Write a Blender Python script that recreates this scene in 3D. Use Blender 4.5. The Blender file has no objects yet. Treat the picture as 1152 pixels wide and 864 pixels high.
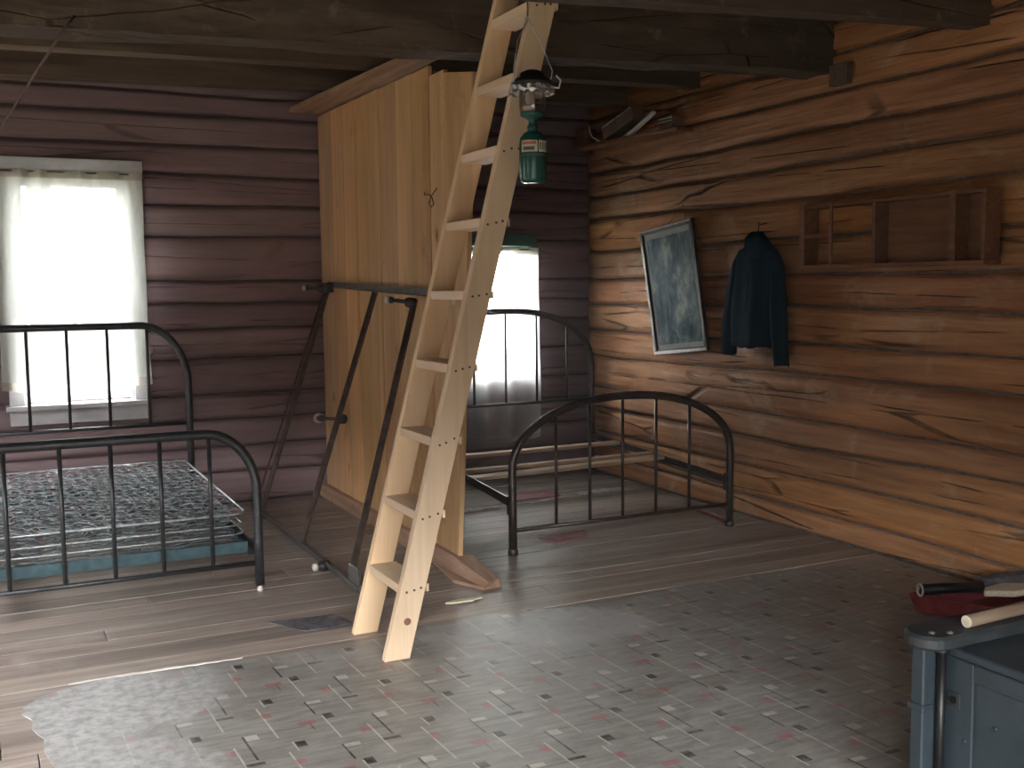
import bpy, math, random
from mathutils import Vector, Matrix, noise
random.seed(7)
scene = bpy.context.scene
COL = scene.collection

# ------------------------------------------------------------------ camera
cam_data = bpy.data.cameras.new('camera')
cam_data.sensor_fit = 'HORIZONTAL'
cam_data.sensor_width = 36.0
cam_data.lens = 36.0 * 1200.0 / 1152.0
cam_data.clip_start = 0.05
cam = bpy.data.objects.new('camera', cam_data)
COL.objects.link(cam)
_yaw, _pitch, _roll = (math.radians(a) for a in (26.26, -5.31, -0.61))
_fw = Vector((math.sin(_yaw) * math.cos(_pitch), math.cos(_yaw) * math.cos(_pitch), math.sin(_pitch)))
_rt = Vector((math.cos(_yaw), -math.sin(_yaw), 0))
_up = _rt.cross(_fw)
_r2 = _rt * math.cos(_roll) + _up * math.sin(_roll)
_u2 = -_rt * math.sin(_roll) + _up * math.cos(_roll)
_m = Matrix((_r2, _u2, -_fw)).transposed().to_4x4()
_m.translation = Vector((0, 0, 1.37))
cam.matrix_world = _m
scene.camera = cam

# ------------------------------------------------------------------ world, daylight, exposure
world = bpy.data.worlds.new('overcast_sky')
scene.world = world
world.use_nodes = True
wn = world.node_tree.nodes
wn['Background'].inputs['Color'].default_value = (0.985, 0.985, 1.0, 1)
wn['Background'].inputs['Strength'].default_value = 9.0

def daylight(name, loc, rot, sx, sy, power, col):
    d = bpy.data.lights.new(name, 'AREA')
    d.shape = 'RECTANGLE'; d.size = sx; d.size_y = sy
    d.energy = power; d.color = col
    o = bpy.data.objects.new(name, d); COL.objects.link(o)
    o.location = loc; o.rotation_euler = [math.radians(a) for a in rot]
    return o
# the sky lights the room through its openings: two curtained windows at the back, plus unseen left, front and door openings made up to steer the light
for nm, loc, rot, sx, sy in (('portal_back_window', (0.49, 7.1, 1.36), (-90, 0, 0), 0.62, 1.34), ('portal_back_window', (3.25, 7.1, 1.22), (-90, 0, 0), 0.54, 0.9),
                             ('portal_added_side', (-2.75, 1.75, 1.275), (0, -90, 0), 1.05, 1.1), ('portal_added_side', (-2.75, 4.8, 1.275), (0, -90, 0), 1.05, 1.6),
                             ('portal_added_front', (0.4, -1.75, 1.2), (90, 0, 0), 2.0, 0.9),
                             ('portal_added_door', (-1.35, -1.75, 1.03), (90, 0, 0), 1.0, 2.05)):
    p = daylight(nm, loc, rot, sx, sy, 1, (1, 1, 1))
    p.data.cycles.is_portal = True

vs = scene.view_settings
scene.display_settings.display_device = 'sRGB'
vs.view_transform = 'Standard'; vs.look = 'None'; vs.gamma = 1.0; vs.exposure = 3.32
vs.use_curve_mapping = False
scene.cycles.use_denoising = True
scene.cycles.max_bounces = 10
scene.cycles.diffuse_bounces = 6
scene.cycles.transparent_max_bounces = 16
scene.cycles.sample_clamp_indirect = 6.0
scene.cycles.caustics_reflective = False
scene.cycles.caustics_refractive = False

# ------------------------------------------------------------------ node helpers
class NT:
    def __init__(s, name):
        s.mat = bpy.data.materials.new(name); s.mat.use_nodes = True
        s.t = s.mat.node_tree; s.b = s.t.nodes['Principled BSDF']; s.out = s.t.nodes['Material Output']
    def n(s, kind, **kw):
        x = s.t.nodes.new(kind)
        for k, v in kw.items(): setattr(x, k, v)
        return x
    def l(s, a, b): s.t.links.new(a, b)
    def put(s, sock, v):
        if isinstance(v, bpy.types.NodeSocket): s.l(v, sock)
        elif v is not None: sock.default_value = v
    def math(s, op, a, b=None, c=None):
        x = s.n('ShaderNodeMath', operation=op)
        s.put(x.inputs[0], a)
        if b is not None: s.put(x.inputs[1], b)
        if c is not None: s.put(x.inputs[2], c)
        return x.outputs[0]
    def coord(s, scale=(1, 1, 1), rot=(0, 0, 0), loc=(0, 0, 0), jitter=0.0):
        tc = s.n('ShaderNodeTexCoord'); src = tc.outputs['Object']
        if jitter:
            oi = s.n('ShaderNodeObjectInfo')
            v = s.n('ShaderNodeVectorMath', operation='SCALE')
            v.inputs[0].default_value = (jitter, jitter * 1.7, jitter * 0.6)
            s.l(oi.outputs['Random'], v.inputs['Scale'])
            ad = s.n('ShaderNodeVectorMath', operation='ADD')
            s.l(src, ad.inputs[0]); s.l(v.outputs[0], ad.inputs[1]); src = ad.outputs[0]
        m = s.n('ShaderNodeMapping')
        m.inputs['Scale'].default_value = scale; m.inputs['Rotation'].default_value = rot; m.inputs['Location'].default_value = loc
        s.l(src, m.inputs['Vector']); return m.outputs[0]
    def noise(s, vec, scale, detail=4, rough=0.55, dist=0.0):
        x = s.n('ShaderNodeTexNoise'); s.l(vec, x.inputs['Vector'])
        x.inputs['Scale'].default_value = scale; x.inputs['Detail'].default_value = detail
        x.inputs['Roughness'].default_value = rough; x.inputs['Distortion'].default_value = dist
        return x.outputs['Fac']
    def vor(s, vec, scale, feature='F1', rnd=1.0):
        x = s.n('ShaderNodeTexVoronoi', feature=feature); s.l(vec, x.inputs['Vector'])
        x.inputs['Scale'].default_value = scale; x.inputs['Randomness'].default_value = rnd
        return x.outputs['Distance']
    def ramp(s, fac, stops):
        r = s.n('ShaderNodeValToRGB'); e = r.color_ramp.elements
        while len(e) < len(stops): e.new(0.5)
        for i, (p, c) in enumerate(stops):
            e[i].position = p; e[i].color = (c, c, c, 1) if isinstance(c, (int, float)) else (*c, 1)
        s.l(fac, r.inputs['Fac']); return r.outputs['Color']
    def mix(s, fac, a, b, mode='MIX'):
        x = s.n('ShaderNodeMix', data_type='RGBA', blend_type=mode)
        s.put(x.inputs['Factor'], fac)
        for k, v in (('A', a), ('B', b)):
            sock = [q for q in x.inputs if q.name == k and q.type == 'RGBA'][0]
            s.put(sock, v if isinstance(v, bpy.types.NodeSocket) else (*v, 1))
        return [q for q in x.outputs if q.type == 'RGBA'][0]
    def vary(s, col, v=0.3, h=0.01, sat=0.15):
        oi = s.n('ShaderNodeObjectInfo'); hs = s.n('ShaderNodeHueSaturation')
        r = oi.outputs['Random']
        s.l(s.math('MULTIPLY_ADD', r, v, 1 - v / 2), hs.inputs['Value'])
        r2 = s.math('FRACT', s.math('MULTIPLY', r, 7.31))
        s.l(s.math('MULTIPLY_ADD', r2, sat, 1 - sat / 2), hs.inputs['Saturation'])
        r3 = s.math('FRACT', s.math('MULTIPLY', r, 13.7))
        s.l(s.math('MULTIPLY_ADD', r3, h, 0.5 - h / 2), hs.inputs['Hue'])
        s.l(col, hs.inputs['Color']); return hs.outputs['Color']
    def fin(s, col=None, rough=0.7, metal=0.0, bump=None, bd=0.01, bs=0.6, spec=0.4):
        if col is not None: s.put(s.b.inputs['Base Color'], col if isinstance(col, bpy.types.NodeSocket) else (*col, 1))
        s.put(s.b.inputs['Roughness'], rough); s.put(s.b.inputs['Metallic'], metal)
        s.b.inputs['Specular IOR Level'].default_value = spec
        if bump is not None:
            bn = s.n('ShaderNodeBump'); bn.inputs['Strength'].default_value = bs; bn.inputs['Distance'].default_value = bd
            s.l(bump, bn.inputs['Height']); s.l(bn.outputs[0], s.b.inputs['Normal'])
        return s.mat

def wood(name, dark, mid, light, axis='x', grain=22, jitter=9.0, knots=0.0, knot_scale=2.2, knot_col=(0.05, 0.02, 0.01),
         vary=0.3, rough=0.75, bd=0.004, streak=0.6, wear=None, stretch=14, spec=0.3, cracks=0.0):
    s = NT(name)
    st = {'x': (1, stretch, stretch), 'y': (stretch, 1, stretch), 'z': (stretch, stretch, 1)}[axis]
    k = grain / stretch
    v = s.coord(scale=tuple(a * k * 0.35 for a in st), jitter=jitter)
    warp = s.noise(s.coord(scale=(1.2, 1.2, 1.2), jitter=jitter), 2.0, 2)
    g1 = s.noise(v, 1.0, 6, 0.65, 0.6)
    g2 = s.noise(v, 4.5, 3, 0.6, 0.2)
    big = s.noise(s.coord(scale=tuple(0.35 + 0.1 * a for a in st), jitter=jitter), 1.3, 3, 0.6)
    col = s.ramp(g1, [(0.25, dark), (0.5, mid), (0.75, light)])
    col = s.mix(s.math('MULTIPLY', s.ramp(g2, [(0.35, 1.0), (0.62, 0.0)]), streak), col, dark, 'MIX')
    col = s.mix(0.55, col, s.ramp(big, [(0.3, (0.62, 0.62, 0.62)), (0.7, (1.25, 1.22, 1.18))]), 'MULTIPLY')
    h = s.math('ADD', g1, s.math('MULTIPLY', g2, 0.5))
    if knots > 0:
        kst = {'x': (0.55, 1, 1), 'y': (1, 0.55, 1), 'z': (1, 1, 0.55)}[axis]
        d = s.vor(s.coord(scale=kst, jitter=jitter), knot_scale)
        d = s.math('ADD', d, s.math('MULTIPLY', s.math('SUBTRACT', warp, 0.5), 0.12))
        km = s.ramp(d, [(0.03 * knots, 1.0), (0.09 * knots, 0.0)])
        halo = s.ramp(d, [(0.05 * knots, 0.6), (0.24 * knots, 0.0)])
        col = s.mix(halo, col, dark)
        col = s.mix(s.math('MULTIPLY', km, 0.85), col, knot_col)
        h = s.math('ADD', h, km)
    if cracks > 0:
        cs = {'x': (0.35, 6, 6), 'y': (6, 0.35, 6), 'z': (6, 6, 0.35)}[axis]
        cd = s.vor(s.coord(scale=cs, jitter=jitter), 1.1, 'DISTANCE_TO_EDGE')
        cm = s.math('MULTIPLY', s.ramp(cd, [(0.006, 1.0), (0.022, 0.0)]), s.ramp(warp, [(0.45, 0.0), (0.6, 1.0)]))
        col = s.mix(s.math('MULTIPLY', cm, cracks), col, knot_col)
        h = s.math('SUBTRACT', h, s.math('MULTIPLY', cm, 1.5))
    if wear:
        wcol, thr, amt, wsc = wear
        wn_ = s.noise(s.coord(scale=(1, 1, 1), jitter=0), wsc, 7, 0.7, 0.8)
        col = s.mix(s.math('MULTIPLY', s.ramp(wn_, [(thr, 0.0), (thr + 0.12, 1.0)]), amt), col, wcol)
    if vary: col = s.vary(col, vary)
    return s.fin(col, rough, 0, h, bd, 0.7, spec)

def plain(name, c, rough=0.5, metal=0.0, var=0.25, sc=18, bd=0.002, spec=0.4, c2=None):
    s = NT(name)
    nz = s.noise(s.coord(jitter=3.0), sc, 5, 0.65)
    lo = tuple(a * (1 - var) for a in c); hi = c2 or tuple(min(1, a * (1 + var)) for a in c)
    return s.fin(s.ramp(nz, [(0.3, lo), (0.7, hi)]), rough, metal, nz, bd, 0.5, spec)

MAT = {}
MAT['log_right'] = wood('hewn_log_orange', (0.215, 0.088, 0.036), (0.48, 0.232, 0.102), (0.63, 0.35, 0.172), 'y', 16, knots=0.75, knot_scale=2.6,
                        vary=0.30, bd=0.025, streak=0.55, cracks=0.8, wear=((0.56, 0.42, 0.29), 0.56, 0.55, 2.3), rough=0.62, spec=0.35)
MAT['log_back'] = wood('hewn_log_plum', (0.14, 0.098, 0.104), (0.25, 0.176, 0.187), (0.31, 0.225, 0.238), 'x', 16, knots=0.5, knot_scale=1.6,
                       vary=0.18, bd=0.008, streak=0.35, cracks=0.5, rough=0.68, spec=0.3)
MAT['log_side'] = wood('hewn_log_brown', (0.10, 0.05, 0.03), (0.22, 0.12, 0.07), (0.30, 0.18, 0.11), 'y', 16, knots=0.6, vary=0.2, bd=0.01)
MAT['chink'] = plain('dark_chinking', (0.045, 0.034, 0.028), 0.95, var=0.5, sc=30, bd=0.01)
MAT['chink_back'] = plain('plum_chinking', (0.085, 0.060, 0.060), 0.95, var=0.4, sc=30, bd=0.01)
MAT['chink_grey'] = plain('grey_chinking', (0.14, 0.115, 0.10), 0.95, var=0.5, sc=30, bd=0.01)
MAT['pine'] = wood('aged_pine_plank', (0.47, 0.265, 0.125), (0.68, 0.425, 0.225), (0.78, 0.53, 0.305), 'z', 15, knots=0.75, knot_scale=3.6,
                   knot_col=(0.16, 0.06, 0.025), vary=0.34, bd=0.003, streak=0.35, stretch=14, wear=((0.33, 0.18, 0.10), 0.58, 0.6, 3.2), rough=0.6)
MAT['ladder'] = wood('new_pine_board', (0.60, 0.42, 0.26), (0.74, 0.55, 0.36), (0.80, 0.63, 0.45), 'z', 30, knots=0.28, knot_scale=1.7,
                     knot_col=(0.17, 0.06, 0.03), vary=0.08, bd=0.0015, streak=0.25, stretch=22, rough=0.55, jitter=4.0)
MAT['rung'] = wood('pale_rung_board', (0.62, 0.45, 0.30), (0.74, 0.58, 0.42), (0.80, 0.66, 0.50), 'y', 30, vary=0.08, bd=0.0015, streak=0.25, rough=0.6)
MAT['floor'] = wood('worn_grey_floorboard', (0.145, 0.112, 0.094), (0.32, 0.265, 0.228), (0.43, 0.372, 0.33), 'x', 26, knots=0.22, knot_scale=2.8,
                    knot_col=(0.03, 0.02, 0.018), vary=0.30, bd=0.003, streak=0.55, stretch=18, wear=((0.40, 0.36, 0.34), 0.58, 0.55, 1.9), rough=0.48, spec=0.45)
MAT['beam'] = wood('hewn_beam', (0.040, 0.030, 0.024), (0.115, 0.084, 0.062), (0.20, 0.150, 0.11), 'x', 14, knots=0.7, knot_scale=2.4,
                   vary=0.15, bd=0.014, streak=0.5, cracks=0.8, wear=((0.30, 0.24, 0.18), 0.57, 0.6, 5.0), rough=0.85)
MAT['joist'] = wood('sawn_joist', (0.05, 0.034, 0.025), (0.125, 0.088, 0.064), (0.19, 0.14, 0.10), 'x', 20, vary=0.2, bd=0.004, streak=0.5, rough=0.8)
MAT['ceil'] = wood('dark_ceiling_board', (0.022, 0.016, 0.013), (0.050, 0.036, 0.028), (0.08, 0.056, 0.044), 'y', 18, vary=0.35, bd=0.004, rough=0.85)
MAT['ledger'] = wood('ledger_board', (0.26, 0.15, 0.095), (0.44, 0.29, 0.20), (0.56, 0.40, 0.29), 'y', 20, vary=0.1, bd=0.003, rough=0.7, wear=((0.14, 0.09, 0.06), 0.58, 0.7, 7.0))
MAT['slat'] = wood('bed_slat', (0.34, 0.22, 0.14), (0.50, 0.36, 0.25), (0.60, 0.46, 0.34), 'x', 22, vary=0.25, bd=0.003, rough=0.7)
MAT['shelf'] = wood('dark_shelf_wood', (0.13, 0.062, 0.034), (0.24, 0.125, 0.072), (0.31, 0.175, 0.105), 'y', 22, vary=0.15, bd=0.002, rough=0.7)
MAT['white_paint'] = plain('old_white_paint', (0.52, 0.52, 0.54), 0.55, var=0.14, sc=9)
MAT['green_paint'] = plain('dull_green_paint', (0.075, 0.16, 0.135), 0.5, var=0.2)
MAT['iron_black'] = plain('black_enamel', (0.022, 0.026, 0.030), 0.33, 0.25, 0.5, 40, 0.001, 0.5, c2=(0.05, 0.052, 0.055))
MAT['iron_brown'] = plain('brown_black_enamel', (0.030, 0.023, 0.019), 0.30, 0.3, 0.5, 36, 0.001, 0.5, c2=(0.075, 0.055, 0.042))
MAT['steel'] = plain('galvanised_wire', (0.42, 0.45, 0.47), 0.38, 0.85, 0.4, 30, 0.001)
MAT['spring'] = plain('spring_wire', (0.20, 0.235, 0.25), 0.40, 0.75, 0.5, 20, 0.001)
MAT['teal'] = plain('teal_painted_iron', (0.035, 0.075, 0.088), 0.5, 0.2, 0.4, 25, 0.001)
MAT['rust_iron'] = plain('rusted_angle_iron', (0.060, 0.043, 0.036), 0.6, 0.4, 0.45, 22, 0.002, c2=(0.15, 0.105, 0.085))
MAT['grey_iron'] = plain('grey_angle_iron', (0.16, 0.15, 0.145), 0.5, 0.5, 0.35, 22, 0.002)
MAT['bakelite'] = plain('caster_dark', (0.028, 0.024, 0.023), 0.45, 0, 0.4, 22)
MAT['caster'] = plain('caster_bone', (0.62, 0.58, 0.54), 0.45, 0, 0.2, 22)
MAT['nail'] = plain('nail_head', (0.055, 0.04, 0.035), 0.6, 0.4, 0.3)
MAT['jacket'] = plain('dark_teal_cloth', (0.009, 0.027, 0.042), 0.92, 0, 0.35, 140, 0.002, 0.1, c2=(0.016, 0.047, 0.072))
MAT['lantern_green'] = plain('lantern_green', (0.018, 0.085, 0.072), 0.25, 0.15, 0.3, 20)
MAT['lantern_black'] = plain('lantern_black', (0.015, 0.016, 0.017), 0.4, 0.3, 0.3, 20)
MAT['foil'] = plain('crumpled_foil', (0.62, 0.62, 0.60), 0.28, 0.8, 0.25, 60, 0.01)
MAT['label'] = plain('cream_label', (0.52, 0.48, 0.36), 0.6, 0, 0.1, 30)
MAT['label_dark'] = plain('label_ink', (0.06, 0.08, 0.06), 0.6, 0, 0.1, 30)
MAT['label_red'] = plain('label_red_ink', (0.38, 0.10, 0.06), 0.6, 0, 0.1, 30)
MAT['cord'] = plain('grey_cord', (0.23, 0.19, 0.18), 0.9, 0, 0.3, 60)
MAT['blue_paint'] = plain('blue_grey_paint', (0.021, 0.031, 0.038), 0.45, 0, 0.22, 7, 0.001, 0.4, c2=(0.030, 0.043, 0.052))
MAT['blue_dark'] = plain('dark_slate_paint', (0.020, 0.024, 0.026), 0.5, 0, 0.3, 14, 0.002, 0.4, c2=(0.040, 0.046, 0.048))
MAT['black'] = plain('black_iron_pipe', (0.008, 0.008, 0.009), 0.4, 0.2, 0.3)
MAT['red_paint'] = plain('worn_red_paint', (0.20, 0.022, 0.026), 0.45, 0.1, 0.35, 16, 0.002, 0.4, c2=(0.36, 0.075, 0.08))
MAT['red_scrap'] = plain('faded_red_scrap', (0.26, 0.09, 0.10), 0.75, 0, 0.3, 20, 0.002, 0.3, c2=(0.38, 0.20, 0.205))
MAT['mat_black'] = plain('dark_scrap', (0.030, 0.028, 0.032), 0.7, 0, 0.6, 26, 0.003, 0.3, c2=(0.16, 0.15, 0.165))
MAT['grey_scrap'] = plain('pale_torn_scrap', (0.36, 0.32, 0.29), 0.8, 0, 0.4, 30, 0.003, 0.3, c2=(0.66, 0.62, 0.59))
MAT['bark'] = wood('bark_stick', (0.13, 0.09, 0.06), (0.24, 0.18, 0.13), (0.34, 0.27, 0.2), 'x', 24, vary=0.1)
MAT['cut_wood'] = plain('pale_cut_wood', (0.62, 0.55, 0.42), 0.7, 0, 0.15, 60)
MAT['knotwood'] = plain('dark_knot', (0.17, 0.075, 0.045), 0.6, 0, 0.5, 60)
MAT['white_board'] = plain('white_painted_edge', (0.66, 0.62, 0.57), 0.6, 0, 0.12, 20)
MAT['box_brown'] = plain('brown_carton', (0.17, 0.11, 0.078), 0.8, 0, 0.2, 14)
MAT['grass'] = plain('meadow_grass', (0.075, 0.072, 0.052), 0.9, 0, 0.4, 3)
MAT['leaf'] = plain('tree_leaf', (0.12, 0.24, 0.045), 0.6, 0, 0.4, 2)
MAT['belt'] = plain('sky_screen_dark', (0.062, 0.058, 0.050), 0.9, 0, 0.4, 2)
MAT['trunk'] = plain('tree_bark', (0.10, 0.08, 0.06), 0.9, 0, 0.4, 9)
MAT['picture_frame'] = plain('dark_frame_wood', (0.028, 0.022, 0.020), 0.28, 0, 0.4, 30, 0.001, 0.5)
MAT['frame_silver'] = plain('silver_frame_edge', (0.36, 0.34, 0.33), 0.35, 0.6, 0.3, 30, 0.001, 0.5)
MAT['mount'] = plain('faded_mount', (0.36, 0.37, 0.34), 0.7, 0, 0.12, 20)

def make_curtain(name, col, tr, tp):
    s = NT(name)
    nz = s.noise(s.coord(scale=(30, 30, 4)), 4.0, 3)
    dif = s.n('ShaderNodeBsdfDiffuse'); trl = s.n('ShaderNodeBsdfTranslucent'); trp = s.n('ShaderNodeBsdfTransparent')
    c = s.ramp(nz, [(0.3, tuple(a * 0.9 for a in col)), (0.7, col)])
    s.l(c, dif.inputs['Color']); s.l(c, trl.inputs['Color'])
    m1 = s.n('ShaderNodeMixShader'); m1.inputs[0].default_value = tr
    s.l(dif.outputs[0], m1.inputs[1]); s.l(trl.outputs[0], m1.inputs[2])
    m2 = s.n('ShaderNodeMixShader'); m2.inputs[0].default_value = tp
    s.l(m1.outputs[0], m2.inputs[1]); s.l(trp.outputs[0], m2.inputs[2])
    s.l(m2.outputs[0], s.out.inputs['Surface'])
    return s.mat
MAT['curtain'] = make_curtain('sheer_white_curtain', (0.92, 0.925, 0.91), 0.75, 0.20)
MAT['curtain_thick'] = make_curtain('white_curtain', (0.80, 0.84, 0.80), 0.17, 0.026)
MAT['curtain_hem'] = make_curtain('curtain_hem', (0.62, 0.60, 0.53), 0.40, 0.04)

def make_glass(name, col=(1, 1, 1), fac=0.10):
    s = NT(name)
    g = s.n('ShaderNodeBsdfGlossy'); g.inputs['Roughness'].default_value = 0.05
    t = s.n('ShaderNodeBsdfTransparent'); t.inputs['Color'].default_value = (*col, 1)
    lw = s.n('ShaderNodeLayerWeight'); lw.inputs['Blend'].default_value = 0.25
    m = s.n('ShaderNodeMixShader'); s.l(s.math('MULTIPLY_ADD', lw.outputs['Fresnel'], 0.6, fac * 0.4), m.inputs[0])
    s.l(t.outputs[0], m.inputs[1]); s.l(g.outputs[0], m.inputs[2]); s.l(m.outputs[0], s.out.inputs['Surface'])
    return s.mat
MAT['glass'] = make_glass('window_glass')
MAT['globe'] = make_glass('lantern_globe', (0.75, 0.70, 0.66), 0.25)

def make_print():
    s = NT('grey_blue_landscape_print')
    v = s.coord(scale=(1, 2.0, 1.2), jitter=0)
    a = s.noise(v, 4.2, 6, 0.68, 0.3); b = s.noise(s.coord(scale=(1, 1, 1)), 22, 4, 0.7)
    c = s.noise(s.coord(scale=(1, 1.4, 1)), 2.6, 3, 0.5)
    col = s.ramp(a, [(0.36, (0.030, 0.055, 0.075)), (0.46, (0.085, 0.135, 0.165)), (0.54, (0.17, 0.235, 0.255)), (0.64, (0.42, 0.47, 0.46))])
    col = s.mix(s.math('MULTIPLY', s.ramp(b, [(0.56, 0.0), (0.68, 1.0)]), 0.6), col, (0.045, 0.055, 0.06))
    col = s.mix(s.math('MULTIPLY', s.ramp(c, [(0.5, 0.0), (0.7, 1.0)]), 0.5), col, (0.27, 0.33, 0.33))
    return s.fin(col, 0.7, spec=0.15)
MAT['print'] = make_print()

def make_lino():
    s = NT('patterned_linoleum')
    tc = s.n('ShaderNodeTexCoord'); sp = s.n('ShaderNodeSeparateXYZ'); s.l(tc.outputs['Object'], sp.inputs[0])
    X, Y = sp.outputs['X'], sp.outputs['Y']
    PU, PV = 0.411, 0.372
    u = s.math('ADD', s.math('SUBTRACT', X, 0.923), s.math('MULTIPLY', s.math('SUBTRACT', Y, 3.225), 0.038))
    v = s.math('SUBTRACT', s.math('SUBTRACT', 3.225, Y), s.math('MULTIPLY', s.math('SUBTRACT', X, 0.923), 0.022))
    u = s.math('WRAP', u, PU, 0.0); v = s.math('WRAP', v, PV, 0.0)
    def rects(rs):
        tot = None
        for cu, cv, wu, wv in rs:
            # wrapped distance to the centre in both directions
            du = s.math('ABSOLUTE', s.math('WRAP', s.math('SUBTRACT', u, cu), PU / 2, -PU / 2))
            dv = s.math('ABSOLUTE', s.math('WRAP', s.math('SUBTRACT', v, cv), PV / 2, -PV / 2))
            r = s.math('MULTIPLY', s.math('LESS_THAN', du, wu / 2), s.math('LESS_THAN', dv, wv / 2))
            tot = r if tot is None else s.math('MAXIMUM', tot, r)
        return tot
    black = rects([(0.0, 0.0, 0.030, 0.042), (0.271, 0.171, 0.032, 0.040), (0.115, 0.251, 0.056, 0.018),
                   (0.128, 0.134, 0.007, 0.18), (0.378, 0.285, 0.007, 0.115)])
    thin = rects([(0.24, 0.05, 0.17, 0.004), (0.03, 0.262, 0.12, 0.004), (0.34, 0.06, 0.006, 0.06)])
    white = rects([(0.152, 0.064, 0.038, 0.038), (-0.009, 0.242, 0.052, 0.022), (-0.018, 0.085, 0.006, 0.19),
                   (0.223, 0.342, 0.006, 0.257), (0.086, 0.235, 0.006, 0.24), (0.252, 0.18, 0.006, 0.07)])
    pink = rects([(0.066, 0.153, 0.030, 0.040), (0.333, 0.026, 0.055, 0.030), (0.236, 0.29, 0.030, 0.036)])
    faintp = rects([(0.36, 0.16, 0.004, 0.20), (0.30, 0.345, 0.14, 0.005)])
    g = s.noise(s.coord(scale=(2.2, 12, 1)), 3.0, 6, 0.62)
    g2 = s.noise(s.coord(scale=(1, 1, 1)), 2.1, 7, 0.7, 0.6)
    g3 = s.noise(s.coord(scale=(1, 1, 1)), 26, 5, 0.7)
    col = s.ramp(g, [(0.3, (0.175, 0.170, 0.156)), (0.55, (0.255, 0.250, 0.230)), (0.75, (0.32, 0.315, 0.295))])
    fade = s.ramp(g2, [(0.38, 1.0), (0.75, 0.40)])           # the print is worn away in places
    speck = s.ramp(g3, [(0.36, 0.55), (0.52, 1.0)])
    def lay(c, mask, colour, amt):
        return s.mix(s.math('MULTIPLY', s.math('MULTIPLY', mask, fade), s.math('MULTIPLY', speck, amt)), c, colour)
    col = lay(col, faintp, (0.30, 0.13, 0.13), 0.45)
    col = lay(col, thin, (0.06, 0.055, 0.055), 0.7)
    col = lay(col, white, (0.52, 0.50, 0.45), 0.85)
    col = lay(col, pink, (0.33, 0.085, 0.10), 0.75)
    col = lay(col, black, (0.022, 0.020, 0.022), 0.95)
    col = s.mix(0.8, col, s.ramp(g2, [(0.3, (0.78, 0.74, 0.70)), (0.7, (1.12, 1.12, 1.12))]), 'MULTIPLY')
    # brown dirt tracked along the right wall and worn pale patches
    dn = s.noise(s.coord(scale=(1, 1, 1)), 3.3, 6, 0.68, 0.4)
    pale = s.noise(s.coord(scale=(1, 1, 1), loc=(3, 1, 0)), 1.15, 5, 0.62)
    col = s.mix(s.math('MULTIPLY', s.ramp(dn, [(0.56, 0.0), (0.70, 1.0)]), 0.45), col, (0.13, 0.085, 0.07))
    col = s.mix(s.math('MULTIPLY', s.ramp(pale, [(0.55, 0.0), (0.66, 1.0)]), 0.40), col, (0.36, 0.36, 0.35))
    # left-hand corner blended to a pale speckled patch over the print
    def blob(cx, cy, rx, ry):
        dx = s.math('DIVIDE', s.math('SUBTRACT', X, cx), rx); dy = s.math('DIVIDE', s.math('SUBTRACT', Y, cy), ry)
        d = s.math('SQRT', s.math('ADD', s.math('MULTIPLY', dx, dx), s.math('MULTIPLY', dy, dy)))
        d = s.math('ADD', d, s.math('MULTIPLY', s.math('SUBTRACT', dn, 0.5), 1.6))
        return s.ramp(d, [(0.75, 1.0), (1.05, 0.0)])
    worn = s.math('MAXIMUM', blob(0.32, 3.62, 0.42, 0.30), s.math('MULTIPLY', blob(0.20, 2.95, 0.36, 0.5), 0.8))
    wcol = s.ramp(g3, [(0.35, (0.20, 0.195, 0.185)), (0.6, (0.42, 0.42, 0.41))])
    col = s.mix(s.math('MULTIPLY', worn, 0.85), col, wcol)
    pr = s.math('MULTIPLY', blob(2.08, 3.66, 0.36, 0.26), 0.5)
    col = s.mix(pr, col, (0.40, 0.41, 0.41))
    rough = s.math('MULTIPLY_ADD', g2, 0.25, 0.30)
    return s.fin(col, rough, 0, s.math('ADD', g3, s.math('MULTIPLY', g2, 2.0)), 0.003, 0.5, 0.5)
MAT['lino'] = make_lino()

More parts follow.
